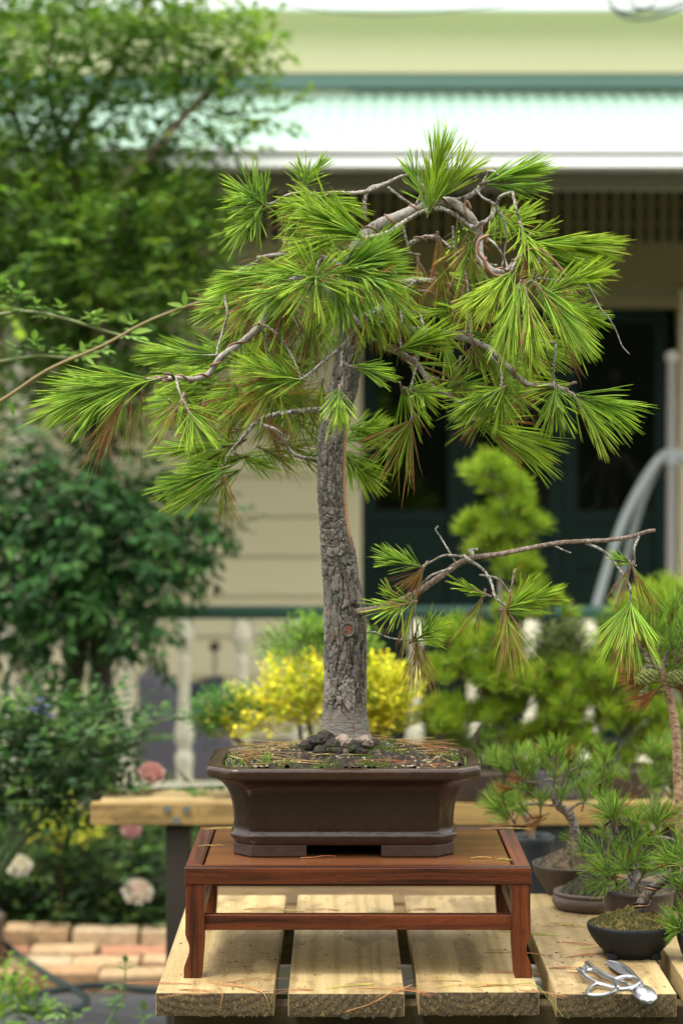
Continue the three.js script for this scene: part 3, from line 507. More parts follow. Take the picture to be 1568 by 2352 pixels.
// soil, moss, grit and litter in the big pot
const pot = scene.getObjectByName('bonsai_pot');
const TBX = 0.0095, soilY = (x, z) => { const d = Math.hypot((x - 0.005) / 0.2, z / 0.11); return 0.169 + 0.046 * Math.exp(-d * d * 1.5) + 0.010 * (fbm(x * 45, z * 45, 2, 4) - 0.5) * 2.4 + 0.007 * (vnoise(x * 190, z * 190) - 0.5); };
{
  const nx = 220, nz = 130, a = HA - 0.035, b = HB - 0.034, pos = [], col = [], idx = [], id = new Map();
  for (let j = 0; j <= nz; j++) for (let i = 0; i <= nx; i++) {
    let x = mix(-a, a, i / nx), z = mix(-b, b, j / nz); const over = Math.abs(x) + Math.abs(z) - (a + b - 0.042); if (over > 0) { x -= Math.sign(x) * over / 2; z -= Math.sign(z) * over / 2; }
    const y = soilY(x, z), m = sstep(0.48, 0.62, fbm(x * 26 + 9, z * 26, 5, 3)), n = vnoise(x * 420, z * 420), q = sstep(0.6, 0.8, vnoise(x * 160 + 40, z * 160));
    pos.push(x, y, z); const s = 0.5 + n;
    col.push(mix(mix(0.022, 0.085, q), 0.05, m) * s, mix(mix(0.016, 0.06, q), 0.075, m) * s, mix(mix(0.010, 0.032, q), 0.010, m) * s);
    if (i < nx && j < nz) { const k = j * (nx + 1) + i; idx.push(k, k + nx + 1, k + 1, k + 1, k + nx + 1, k + nx + 2); }
  }
  const g = new THREE.BufferGeometry(); g.setAttribute('position', new THREE.Float32BufferAttribute(pos, 3)); g.setAttribute('color', new THREE.Float32BufferAttribute(col, 3)); g.setIndex(idx); g.computeVertexNormals();
  const soil = part(pot, 'soil', g, vcol(0.95));
  const inside = (x, z) => Math.abs(x) < HA - 0.036 && Math.abs(z) < HB - 0.036 && Math.abs(x) + Math.abs(z) < HA + HB - 0.115;
  const scatter = (n, f) => { for (let k = 0, t = 0; k < n && t < n * 9; t++) { const x = rr(-HA, HA), z = rr(-HB, HB); if (!inside(x, z)) continue; k++; f(x, soilY(x, z), z); } };
  const grit = new Bag();
  scatter(420, (x, y, z) => { const r = rr(0.0012, 0.0034), c = rnd() < 0.4 ? [0.42, 0.34, 0.17] : rnd() < 0.5 ? [0.2, 0.15, 0.08] : [0.3, 0.28, 0.25], ic = new THREE.IcosahedronGeometry(r, 0), p = ic.attributes.position; const o = grit.p.length / 3; for (let i = 0; i < p.count; i++) { grit.v(x + p.getX(i) * 1.2, y + r * 0.4 + p.getY(i) * 0.8, z + p.getZ(i), c); grit.i.push(o + i); } });
  const gm = part(pot, 'grit', grit.geo(), vcol(0.9)); gm.userData.kind = 'stuff';
  const moss = new Bag();
  scatter(7600, (x, y, z) => { const m = fbm(x * 26 + 9, z * 26, 5, 3); if (m < 0.44) return; const d = V(gauss() * 0.5, 1, gauss() * 0.5).normalize(), s = rr(0.5, 1.2); needle(moss, V(x, y - 0.001, z), d, rr(0.004, 0.010), 0.0008, 0.5, [0.06 * s, 0.10 * s, 0.008 * s], [0.15 * s, 0.20 * s, 0.02 * s], 2); });
  const mm = part(pot, 'moss', moss.geo(), vcol(0.9)); mm.userData.kind = 'stuff';
  const lit = new Bag();
  const tone = () => { const t = rnd(); return t < 0.28 ? [0.32, 0.12, 0.035] : t < 0.6 ? [0.42, 0.24, 0.075] : t < 0.85 ? [0.46, 0.35, 0.11] : [0.34, 0.26, 0.17]; };
  scatter(460, (x, y, z) => {
    if (Math.hypot(x - 0.005, z) < 0.05) return; const side = Math.abs(x) / HA; if (rnd() > 0.1 + side * 1.1 || (z > 0.02 && Math.abs(x) < 0.12 && rnd() < 0.8)) return;
    const az = rnd() < 0.6 ? gauss() * 0.5 + (rnd() < 0.5 ? Math.PI : 0) : rnd() * 6.28, n = rnd() < 0.6 ? 3 : 2, c = tone();
    const len0 = rr(0.06, 0.14); if (!inside(x + Math.cos(az) * len0 * 0.92, z + Math.sin(az) * len0 * 0.92)) return;
    for (let k = 0; k < n; k++) { const s = rr(0.75, 1.2); needle(lit, V(x, y + rr(0.001, 0.012), z), V(Math.cos(az + gauss() * 0.12), rr(-0.08, 0.12), Math.sin(az + gauss() * 0.12)).normalize(), len0 * rr(0.9, 1.05), 0.0006, rr(-0.1, 0.35), c.map(q => q * s), c.map(q => q * s * 0.8)); }
  });
  for (const [px, py, qx, qy] of [[640, 1685, 590, 1655], [520, 1745, 700, 1690], [700, 1700, 560, 1740]]) { const p = at(px, py, PZ - 0.03).sub(pot.position), q = at(qx, qy, PZ - 0.03).sub(pot.position), d = q.clone().sub(p), l = d.length(); needle(lit, p, d.normalize(), l, 0.0007, 0.1, tone(), tone()); }
  const lm = part(pot, 'needle_litter', lit.geo(), vcol(0.7)); lm.userData.kind = 'stuff';
  const grass = new Bag();
  for (const [px, py, h] of [[537, 1748, 0.022], [556, 1745, 0.018], [603, 1735, 0.026], [612, 1740, 0.022], [618, 1700, 0.03], [1068, 1735, 0.02], [520, 1750, 0.014]]) for (let k = 0; k < 3; k++) { const p = at(px, py, PZ - 0.1).sub(pot.position); p.y = soilY(p.x, p.z) - 0.002; needle(grass, p, V(gauss() * 0.35, 1, gauss() * 0.3).normalize(), h * rr(0.8, 1.3), 0.0011, 1.2, [0.11, 0.24, 0.02], [0.2, 0.36, 0.04]); }
  const gg = part(pot, 'grass_blades', grass.geo(), vcol(0.6)); gg.userData.kind = 'stuff';
}

// ---------------------------------------------------------------- the pine
const ZT = 3.842, PXM = ZT / F; // metres per photograph pixel at the trunk
const tree = thing('pine_bonsai', 'tall bonsai pine with leaning grey trunk and long drooping needle tufts', 'bonsai', [TBX, 1.22, -ZT]);
const barkCol = (tone, n) => { const w = 0.45 + 0.4 * n; return [tone * 1.0 * w, tone * 0.88 * w, tone * 0.73 * w]; };
const barkMat = vcol(0.85);
{
  // [y px, left px, right px]
  const out = [[1716, 716, 876], [1700, 726, 862], [1685, 737, 850], [1665, 740, 846], [1640, 742, 842], [1600, 742, 840], [1550, 744, 840], [1500, 744, 841], [1450, 745, 841], [1420, 745, 838], [1400, 745, 836], [1375, 744, 834], [1345, 742, 826], [1300, 739, 821], [1250, 737, 811], [1200, 735, 802], [1150, 731, 798], [1100, 730, 795], [1050, 730, 796], [1010, 733, 797], [950, 742, 806], [880, 758, 822], [800, 775, 836], [740, 782, 836], [700, 782, 832], [650, 780, 822], [610, 784, 816], [585, 796, 826]];
  const NS = 190, step = 0.0017, pts = out.map(([y, l, r]) => ({ p: at((l + r) / 2, y, ZT), r: (r - l) / 2 * PXM }));
  let rows = []; // resample by height
  for (let y = pts[0].p.y; y < pts[pts.length - 1].p.y; y += step) {
    let k = 0; while (k < pts.length - 2 && pts[k + 1].p.y < y) k++;
    const g = q => { const P = pts[Math.max(0, Math.min(pts.length - 1, q))]; return [P.p.x, P.r, P.p.y]; };
    const [a, b, c, d] = [g(k - 1), g(k), g(k + 1), g(k + 2)], t = (y - b[2]) / (c[2] - b[2]);
    const cr = i => { const m0 = (c[i] - a[i]) / (c[2] - a[2] || 1) * (c[2] - b[2]), m1 = (d[i] - b[i]) / (d[2] - b[2] || 1) * (c[2] - b[2]); const t2 = t * t, t3 = t2 * t; return (2 * t3 - 3 * t2 + 1) * b[i] + (t3 - 2 * t2 + t) * m0 + (-2 * t3 + 3 * t2) * c[i] + (t3 - t2) * m1; };
    rows.push({ y, x: cr(0), r: cr(1) });
  }
  const bag = new Bag(), y0 = rows[0].y;
  rows.forEach((R, j) => {
    const h = R.y - y0, lowBand = sstep(0.085, 0.06, h), upper = sstep(0.33, 0.5, h);
    for (let s = 0; s < NS; s++) {
      const a = s / NS * 2 * Math.PI, ca = Math.cos(a), sa = Math.sin(a);
      const U = s / NS * 16, wx = (fbm(ca * 2 + 3, h * 22, sa * 2, 4) - 0.5) * 0.95, wy = (fbm(ca * 3 + 13, h * 24, sa * 3 + 4, 3) - 0.5) * 0.9;
      const w1 = worley(U + wx * 1.4 + 32, h * mix(15, 30, upper) + wy * 1.2, 16), w2 = worley(2 * U + 2 * wx + 7.3 + 64, h * mix(58, 95, upper) + wy * 2, 32);
      const e1 = w1[1] - w1[0], e2 = w2[1] - w2[0], cw = fbm(ca * 4 + 40, h * 24, sa * 4, 3), crack = 1 - (1 - sstep(0.0, 0.05 + 0.16 * cw, e1)) * sstep(0.28, 0.55, cw + 0.12), crack2 = 1 - (1 - sstep(0, 0.2, e2)) * sstep(0.3, 0.62, fbm(ca * 6 + 70, h * 50, sa * 6, 3));
      const fine = fbm(ca * 22, h * 520, sa * 22, 3), strat = vnoise(ca * 5, h * 760, sa * 5);
      let dsp = (crack - 1) * mix(0.006, 0.0032, upper) + (crack2 - 1) * 0.0022 + (w1[2] - 0.5) * 0.0026 + (w2[2] - 0.5) * 0.0020 + (fine - 0.5) * 0.0020 + 0.0015 * (fbm(ca * 2, h * 26, sa * 2) - 0.5);
      dsp = mix(dsp, (strat - 0.5) * 0.0022 + (fine - 0.5) * 0.0014 + (crack - 1) * 0.001, lowBand);
      const strip = sstep(0.6, 0.4, Math.abs(Math.atan2(Math.sin(a + 0.15), Math.cos(a + 0.15)))) * sstep(0.40, 0.46, h + 0.03 * fine) * sstep(0.66, 0.6, h); // old scar down the right side
      dsp = mix(dsp, -0.002, strip);
      const r = R.r + dsp + 0.0008, tone = 0.05 + 0.18 * w1[2] + 0.16 * w2[2] + 0.3 * (fine - 0.5), lich = sstep(0.66, 0.76, fbm(ca * 9 + 2, h * 70, sa * 9, 4));
      let c = barkCol(clamp(mix(tone, 0.19 + 0.1 * strat, lowBand), 0.04, 0.5), fine);
      const red = sstep(0.62, 0.75, fbm(ca * 6 + 20, h * 45, sa * 6, 3)) * 0.6; c = [mix(c[0], 0.16, red), mix(c[1], 0.085, red), mix(c[2], 0.055, red)];
      c = [mix(c[0], 0.2, lich * 0.6), mix(c[1], 0.2, lich * 0.6), mix(c[2], 0.16, lich * 0.6)];
      c = [mix(c[0], 0.42, strip), mix(c[1], 0.22, strip), mix(c[2], 0.09, strip)];
      bag.v(R.x + ca * r, R.y, -ZT - sa * r * 0.92, c);
      if (j < rows.length - 1) { const A = j * NS + s, B = j * NS + (s + 1) % NS; bag.i.push(A, B, A + NS, B, B + NS, A + NS); }
    }
  });
  const top = (rows.length - 1) * NS; for (let s = 1; s < NS - 1; s++) bag.i.push(top, top + s, top + s + 1);
  local(tree, 'trunk', bag.geo(), barkMat);
  // cut knot and branch collar
  const kp = at(799, 1446, ZT - 0.037), kb = new Bag();
  for (let j = 0; j <= 10; j++) for (let s = 0; s < 28; s++) {
    const t = j / 10, a = s / 28 * 6.283, r = mix(0.021, 0.0075, t) * (1 + 0.10 * (vnoise(Math.cos(a) * 2 + 3, Math.sin(a) * 2, t * 6) - 0.5)), z = -0.011 + 0.014 * Math.sin(t * 1.9) - (t > 0.85 ? 0.003 : 0) + 0.001 * Math.sin(t * 22);
    const n = vnoise(s * 0.9, j * 1.3); kb.v(kp.x + Math.cos(a) * r, kp.y + Math.sin(a) * r * 1.1, kp.z + z, barkCol(0.11 + 0.12 * n, n));
    if (j < 10) { const A = j * 28 + s, B = j * 28 + (s + 1) % 28; kb.i.push(A, B, A + 28, B, B + 28, A + 28); }
  }
  const knot = local(tree, 'knot', kb.geo(), barkMat);
  { const g = new THREE.CircleGeometry(0.0078, 20); const p = g.attributes.position; for (let i = 0; i < p.count; i++) p.setZ(i, 0.0006 * Math.sin(i * 7)); g.scale(1, 1.15, 1); g.translate(kp.x, kp.y, kp.z + 0.0006); g.computeVertexNormals(); const k = part(knot, 'cut_face', g, std(lin(0.22, 0.062, 0.03), 0.8)); }
  // surface roots and bark lumps at the foot
  const roots = [[[760, 1680], [735, 1700], [708, 1722], [690, 1745], 0.017, 0.02], [[800, 1690], [800, 1712], [790, 1735], [770, 1752], 0.016, 0.055], [[830, 1685], [850, 1702], [872, 1716], [905, 1724], 0.015, 0.02], [[815, 1690], [832, 1708], [842, 1722], [855, 1735], 0.013, 0.04], [[770, 1688], [752, 1712], [742, 1730], [735, 1748], 0.013, 0.045], [[745, 1690], [715, 1696], [690, 1704], [665, 1712], 0.011, -0.01]];
  for (const [a, b, c, d, r, dz] of roots) {
    const q = [a, b, c, d].map((k, i) => { const p = at(k[0], k[1], ZT - dz * (0.5 + i / 3)); p.y = Math.max(p.y - 0.006, pot.position.y + soilY(p.x - pot.position.x, p.z - pot.position.z) - 0.006); return p; });
    local(tree, 'root', stemGeo(q, t => r * (1 - 0.55 * t), { sides: 14, step: 0.003, jitter: 0.13, col: () => { const n = rnd(); return n < 0.12 ? [0.26, 0.22, 0.18] : n < 0.3 ? [0.05, 0.06, 0.015] : barkCol(0.05 + 0.05 * n, n); } }), vcol(0.9));
  }
}
// knuckles of bark and root at the foot, black with wet and moss
for (const [px, py, r, dz, light] of [[724, 1702, 17, 0.03], [748, 1698, 20, 0.045], [764, 1714, 18, 0.06], [790, 1704, 17, 0.055, 1], [812, 1714, 17, 0.06], [838, 1704, 16, 0.05, 1], [858, 1710, 14, 0.035], [702, 1714, 14, 0.03], [738, 1724, 15, 0.055], [776, 1728, 13, 0.07], [826, 1726, 12, 0.065], [872, 1718, 11, 0.03]]) {
  const g = new THREE.IcosahedronGeometry(r * PXM, 6), p = g.attributes.position, col = [], c = at(px, py, ZT - dz);
  for (let i = 0; i < p.count; i++) { const q = V(p.getX(i), p.getY(i), p.getZ(i)), n = fbm(q.x * 130 + px, q.y * 130, q.z * 130, 4), m = sstep(0.52, 0.66, fbm(q.x * 60 + py, q.y * 60 + 5, q.z * 60, 3)); q.multiplyScalar(0.62 + 0.75 * n); p.setXYZ(i, q.x * 1.15 + c.x, q.y * 0.95 + c.y, q.z + c.z); const w = light ? 0.5 + n : 0.3 + 0.9 * n; col.push(mix((light ? 0.26 : 0.035) * w, 0.035, m), mix((light ? 0.19 : 0.026) * w, 0.05, m), mix((light ? 0.16 : 0.02) * w, 0.008, m)); }
  g.setAttribute('color', new THREE.Float32BufferAttribute(col, 3)); g.computeVertexNormals(); local(tree, 'root_knuckle', g, vcol(0.9));
}
// branches: px points, base and tip radius in px, nearness to the camera in metres at base and tip
const twigMat = vcol(0.8), wireMat = std(lin(0.24, 0.125, 0.07), 0.45, { metalness: 0.45 });
const branches = [
  // crown leader and the wired right arm
  { p: [[806, 612], [822, 560], [865, 520], [920, 496], [985, 470], [1040, 464], [1075, 492]], r: [17, 9], z: [0, 0.06], w: 1 },
  { p: [[1040, 464], [1075, 492], [1098, 532], [1103, 590], [1130, 622], [1165, 622], [1187, 598], [1212, 580], [1242, 577]], r: [10, 6.5], z: [0.06, 0.11], w: 1 },
  { p: [[826, 548], [880, 538], [935, 505], [975, 484], [1015, 480], [1055, 500], [1088, 524]], r: [5, 5], z: [0.05, 0.08] },
  { p: [[838, 505], [838, 455], [850, 432], [885, 422], [920, 406], [952, 405], [970, 438], [955, 472]], r: [4, 4.5], z: [0.03, 0.05] },
  { p: [[885, 422], [840, 440], [780, 443], [712, 442], [700, 430]], r: [5, 3.2], z: [0.04, 0.02] },
  { p: [[890, 430], [930, 460], [960, 480]], r: [3, 3], z: [0.03, 0.03] },
  { p: [[1035, 466], [1085, 446], [1112, 418], [1128, 394], [1148, 408], [1160, 425]], r: [7, 3], z: [0.04, 0.06] },
  { p: [[1128, 394], [1108, 396], [1090, 410]], r: [4, 2.5], z: [0.05, 0.05] },
  { p: [[1090, 520], [1120, 505], [1137, 478], [1148, 452], [1178, 440]], r: [5.5, 3.5], z: [0.07, 0.08] },
  { p: [[1137, 470], [1110, 455], [1095, 440]], r: [3.5, 2.5], z: [0.07, 0.06] },
  { p: [[1176, 440], [1185, 480], [1198, 520], [1204, 550]], r: [3.5, 3], z: [0.08, 0.1] },
  { p: [[1145, 480], [1160, 520], [1158, 580], [1150, 620]], r: [2.6, 2], z: [0.05, 0.04] },
  { p: [[1110, 540], [1140, 565], [1160, 600], [1166, 622]], r: [2.8, 2.5], z: [0.07, 0.09] },
  { p: [[1040, 520], [1044, 570], [1060, 610], [1072, 650], [1076, 720], [1080, 780]], r: [3.8, 2.4], z: [0.02, 0.04] },
  { p: [[1190, 596], [1175, 618], [1180, 650], [1190, 668]], r: [3.5, 3], z: [0.12, 0.14] },
  { p: [[1238, 580], [1234, 610], [1226, 645], [1240, 668], [1268, 700]], r: [4, 3], z: [0.11, 0.14] },
  { p: [[1210, 650], [1235, 640], [1290, 645], [1335, 640], [1380, 712]], r: [2.5, 2], z: [0.06, 0.06] },
  { p: [[1380, 712], [1400, 735], [1418, 770], [1428, 795], [1445, 814]], r: [1.8, 1.2], z: [0.06, 0.06] },
  // left upper
  { p: [[800, 640], [770, 605], [735, 592], [690, 585], [640, 585], [590, 592]], r: [9, 4], z: [0, 0.04], w: 1 },
  { p: [[735, 592], [728, 612], [722, 640]], r: [3.5, 2.6], z: [0.06, 0.1] },
  { p: [[700, 440], [660, 448], [620, 468], [590, 462]], r: [3, 2.4], z: [0.02, 0] },
  { p: [[840, 548], [812, 535], [775, 512]], r: [5, 3], z: [0.08, 0.12] },
  { p: [[790, 640], [795, 620], [815, 604]], r: [4, 3], z: [0.08, 0.12] },
  // long left arm
  { p: [[784, 700], [740, 655], [690, 640], [655, 655], [624, 688], [600, 742], [560, 782], [505, 822], [482, 856], [450, 870], [405, 868], [360, 872], [320, 874], [290, 890], [255, 902], [225, 908]], r: [10, 3], z: [0.02, 0.12], w: 1 },
  { p: [[600, 742], [635, 766], [660, 800], [680, 838], [690, 868]], r: [3, 2], z: [0.06, 0.08] },
  { p: [[600, 744], [612, 790], [620, 840]], r: [2.8, 2], z: [0.05, 0.0] },
  { p: [[515, 676], [522, 722], [512, 760], [500, 800], [497, 818]], r: [3, 2.2], z: [0.02, 0.05] },
  { p: [[590, 600], [540, 630], [515, 676]], r: [3, 2.6], z: [0.0, 0.02] },
  { p: [[404, 869], [412, 900], [425, 930]], r: [3, 2.4], z: [0.1, 0.13] },
  { p: [[400, 869], [393, 860], [376, 858]], r: [3.6, 3.2], z: [0.1, 0.11], wire: 1 },
  { p: [[560, 782], [545, 800], [500, 815], [430, 815]], r: [3, 2], z: [0.03, -0.12] },
  // forward centre arm
  { p: [[815, 735], [850, 728], [880, 708]], r: [15, 13], z: [0.02, 0.07] },
  { p: [[884, 704], [845, 728], [815, 760], [790, 792], [745, 828], [712, 858], [690, 872]], r: [6, 3.5], z: [0.08, 0.14] },
  { p: [[786, 798], [784, 840], [788, 868], [778, 900]], r: [3, 2.5], z: [0.12, 0.15] },
  { p: [[787, 830], [800, 840], [812, 843]], r: [2.4, 2], z: [0.12, 0.13] },
  // right arms
  { p: [[812, 680], [870, 660], [935, 648], [985, 645], [1035, 656]], r: [10, 6], z: [-0.02, -0.04], w: 1 },
  { p: [[960, 668], [985, 670], [1020, 688], [1050, 700]], r: [3.2, 2.4], z: [-0.03, -0.02] },
  { p: [[815, 722], [900, 712], [980, 718], [1060, 712]], r: [6, 3], z: [0, -0.02] },
  { p: [[905, 640], [930, 660], [960, 640]], r: [3, 2.5], z: [0.02, -0.02] },
  { p: [[940, 560], [975, 545], [1010, 552], [1040, 575], [1080, 600], [1140, 610]], r: [6, 3], z: [0.0, -0.05], w: 1 },
  { p: [[925, 520], [935, 560], [940, 580], [965, 585]], r: [3, 2.5], z: [0.01, 0.0] },
  { p: [[916, 700], [922, 735], [918, 770], [922, 805]], r: [3.4, 2.4], z: [0.03, 0.05] },
  { p: [[820, 770], [870, 790], [925, 815], [960, 840], [990, 885], [1040, 915], [1070, 935], [1090, 970]], r: [9, 3], z: [-0.02, 0.0], w: 1 },
  { p: [[965, 722], [972, 760], [958, 830], [948, 870], [942, 900], [946, 935], [944, 968]], r: [3, 2.4], z: [0.04, 0.06] },
  { p: [[830, 740], [930, 755], [1040, 770], [1120, 800], [1165, 842], [1195, 872], [1222, 884], [1270, 886], [1300, 898], [1330, 914], [1370, 925]], r: [9, 3], z: [-0.02, 0.05], w: 1 },
  { p: [[1276, 790], [1272, 830], [1270, 870], [1274, 895]], r: [3, 2.2], z: [0.05, 0.05] },
  { p: [[1130, 800], [1127, 818], [1150, 850], [1150, 898]], r: [4.5, 2.4], z: [0.0, 0.04] },
  { p: [[1076, 760], [1040, 765], [1005, 770]], r: [2.6, 2], z: [0.0, 0.0] },
  { p: [[1210, 782], [1250, 785], [1276, 788]], r: [3.2, 3], z: [0.02, 0.05] },
  // low left
  { p: [[745, 940], [680, 945], [620, 955], [588, 970], [562, 1000], [540, 1022], [505, 1028]], r: [7, 3], z: [-0.02, -0.05] },
  { p: [[588, 970], [640, 992], [668, 1035], [690, 1048], [740, 1056]], r: [4, 2.6], z: [-0.03, 0.0] },
  { p: [[596, 930], [594, 955], [590, 972]], r: [3, 3], z: [-0.02, -0.03] },
  { p: [[540, 1022], [522, 1050], [515, 1078]], r: [3, 2.4], z: [-0.05, -0.05] },
  // low right limb
  { p: [[815, 1406], [850, 1402], [900, 1388], [950, 1365], [1000, 1332], [1050, 1296], [1085, 1280]], r: [9.5, 6.5], z: [0.02, 0.06], low: 1 },
  { p: [[1085, 1280], [1150, 1272], [1220, 1258], [1290, 1246], [1400, 1240], [1450, 1232], [1488, 1220], [1504, 1218]], r: [6, 4], z: [0.06, 0.08], low: 1 },
  { p: [[1064, 1276], [1080, 1288], [1110, 1310], [1128, 1340], [1136, 1370], [1160, 1394]], r: [4, 2.6], z: [0.07, 0.1] },
  { p: [[1080, 1292], [1084, 1272], [1078, 1264], [1096, 1262]], r: [5, 3], z: [0.07, 0.07] },
  { p: [[1062, 1278], [1020, 1276], [990, 1290], [970, 1300]], r: [3, 2.2], z: [0.07, 0.09] },
  { p: [[1050, 1298], [1030, 1265], [1012, 1235], [1000, 1215], [1006, 1208]], r: [2.4, 1.6], z: [0.07, 0.07] },
  { p: [[1040, 1304], [990, 1322], [960, 1350], [940, 1378], [930, 1392]], r: [2.8, 2], z: [0.07, 0.09] },
  { p: [[840, 1452], [860, 1452], [890, 1464], [930, 1470], [955, 1468]], r: [2.4, 1.8], z: [0.02, 0.05] },
  { p: [[1100, 1320], [1140, 1328], [1165, 1355], [1180, 1380]], r: [2.2, 1.6], z: [0.06, 0.04] },
  { p: [[1345, 1248], [1375, 1260], [1395, 1275], [1430, 1320], [1446, 1350], [1446, 1388]], r: [3.4, 2.4], z: [0.07, 0.1] },
  { p: [[1466, 1232], [1455, 1262], [1456, 1290], [1448, 1298]], r: [3, 2], z: [0.08, 0.1] },
  { p: [[1270, 1252], [1290, 1262], [1310, 1270]], r: [2.4, 1.6], z: [0.06, 0.07] },
];
const twigCol = () => { const n = rnd(); return n < 0.24 ? [0.06, 0.045, 0.033] : n < 0.66 ? [0.42, 0.39, 0.34] : [0.22, 0.185, 0.145]; };
for (const b of branches) {
  const n = b.p.length, pts = b.p.map(([x, y], i) => at(x, y, ZT - mix(b.z[0], b.z[1], i / (n - 1)) - 0.012 * Math.sin(i * 2.1) * (i && i < n - 1 ? 1 : 0)));
  const rad = t => mix(b.r[0], b.r[1], t) * PXM * 0.98, big = b.r[0] > 8 && !b.low;
  const g = stemGeo(pts, rad, { sides: big ? 16 : 8, step: big ? 0.0035 : 0.0028, jitter: b.wire ? 0 : b.low ? 0.12 : big ? 0.07 : 0.2, col: b.wire ? () => [0.1, 0.06, 0.05] : big ? () => { const q = rnd(), w = rr(0.8, 1.15); return q < 0.12 ? [0.12, 0.1, 0.08] : [0.33 * w, 0.30 * w, 0.26 * w]; } : b.low ? () => { const q = rnd(); return q < 0.2 ? [0.34, 0.3, 0.26] : q < 0.6 ? [0.2, 0.13, 0.09] : [0.14, 0.095, 0.07]; } : twigCol });
  const m = local(tree, b.wire ? 'wire_end' : 'branch', g, twigMat);
  if (b.w) { // copper training wire wound round the limb
    const cur = g.userData.curve, L = cur.getLength(), turns = L / 0.052, wp = []; let u = null;
    for (let k = 0; k <= turns * 14; k++) {
      const t = k / (turns * 14) * 0.94 + 0.03, p = cur.getPoint(t), d = cur.getTangent(t).normalize(); if (!u) u = frame(d)[0]; u.addScaledVector(d, -u.dot(d)).normalize(); const w = V(0, 0, 0).crossVectors(d, u), a = k / 14 * 2 * Math.PI, r = rad(t) + 0.0017;
      wp.push(p.addScaledVector(u, Math.cos(a) * r).addScaledVector(w, Math.sin(a) * r));
    }
    local(tree, 'copper_wire', stemGeo(wp, () => 0.0019, { sides: 6, step: 0.004, col: () => [1, 1, 1] }), wireMat);
  }
}
local(tree, 'copper_wire', stemGeo([[1187, 600], [1205, 578], [1235, 572], [1262, 590], [1285, 615], [1302, 644]].map(q => at(q[0], q[1], ZT - 0.125)), () => 0.0032, { sides: 8, step: 0.004, col: () => [1, 1, 1] }), wireMat);
local(tree, 'copper_wire', stemGeo([[1070, 500], [1066, 475], [1072, 462], [1080, 480]].map(q => at(q[0], q[1], ZT - 0.08)), () => 0.0028, { sides: 8, step: 0.004, col: () => [1, 1, 1] }), wireMat);
local(tree, 'copper_wire', stemGeo([[1122, 540], [1100, 552], [1098, 580], [1112, 600], [1120, 618], [1136, 632], [1160, 634]].map(q => at(q[0], q[1], ZT - 0.12)), () => 0.003, { sides: 8, step: 0.004, col: () => [1, 1, 1] }), wireMat);

// needle tufts: [shoot base x, y, shoot tip x, y, nearness, tip nearness change, needle length px, spread degrees, fascicles, share of brown, droop]
const needleMat = new THREE.MeshPhysicalMaterial({ vertexColors: true, roughness: 0.92, transmission: 0.4, thickness: 0, specularIntensity: 0.4, clearcoat: 0.12, clearcoatRoughness: 0.3 });
function tuft(parent, x0, y0, x1, y1, z, dz, Lp, spread, n, brown = 0, droop = 0.18, opt = {}) {
  const ZB = opt.Z || ZT, A = at(x0, y0, ZB - z), B = at(x1, y1, ZB - z - dz), ax = B.clone().sub(A), sl = ax.length(); ax.normalize();
  const [u, w] = frame(ax), bag = new Bag(); n = Math.round(n * 1.05); const L = Lp * (ZB / F) * 1.1, sr = spread * Math.PI / 180, warm = opt.warm ?? rnd();
  for (let k = 0; k < n; k++) {
    const t = Math.pow(rnd(), 0.8), ang = sr * (0.08 + 1.0 * Math.pow(rnd(), 0.65)) * mix(1.2, 0.8, t) * (rnd() < 0.1 ? 1.45 : 1), az = rnd() * 6.283;
    const p = A.clone().addScaledVector(ax, (t * 1.3 - 0.25) * sl), d0 = ax.clone().multiplyScalar(Math.cos(ang)).addScaledVector(u, Math.sin(ang) * Math.cos(az)).addScaledVector(w, Math.sin(ang) * Math.sin(az));
    const dead = rnd() < brown * mix(1.6, 0.6, t), half = !dead && rnd() < brown * 0.9, len = L * (rnd() < 0.2 ? rr(0.5, 0.85) : rr(0.8, 1.12)), q = rr(0.62, 1.25), loose = brown > 0.3, f = rnd() < 0.55 ? 3 : 2, dr = droop * rr(0.4, 1.5) * (dead ? 1.5 : 1);
    for (let j = 0; j < f; j++) {
      const d = d0.clone().add(V(gauss(), gauss(), gauss()).multiplyScalar(loose ? 0.09 : 0.032)).normalize(), y = warm * 0.5 + 0.5 * rnd();
      let c0 = [mix(0.19, 0.40, y) * q, mix(0.46, 0.58, y) * q, mix(0.04, 0.015, y) * q], c1 = [mix(0.36, 0.66, y) * q, mix(0.62, 0.74, y) * q, mix(0.045, 0.03, y) * q];
      if (dead) { c0 = [0.42 * q, 0.20 * q, 0.05 * q]; c1 = [0.36 * q, 0.10 * q, 0.035 * q]; if (rnd() < 0.35) c0 = [0.38 * q, 0.33 * q, 0.06 * q]; } else if (half) c1 = rnd() < 0.5 ? [0.42 * q, 0.11 * q, 0.03 * q] : [0.46 * q, 0.30 * q, 0.05 * q];
      needle(bag, p, d, len * (loose ? rr(0.6, 1.15) : rr(0.93, 1.03)), opt.w || (loose ? 0.0005 : 0.00072), dr, c0, c1, 5, loose ? 2.2 : dead ? 1.3 : 0.6);
    }
  }
  const m = local(parent, 'needle_tuft', bag.geo(), needleMat);
  const sg = stemGeo([A.clone().addScaledVector(ax, -0.012), A.clone().lerp(B, 0.4), A.clone().lerp(B, 0.75), B], t => mix(0.0027, 0.0012, t) * (opt.thin || 1), { sides: 7, step: 0.0022, jitter: 0.3, col: () => { const k = rnd(); return k < 0.4 ? [0.32, 0.24, 0.18] : k < 0.7 ? [0.16, 0.08, 0.05] : [0.1, 0.06, 0.04]; } });
  part(m, 'shoot', sg, twigMat);
  return m;
}
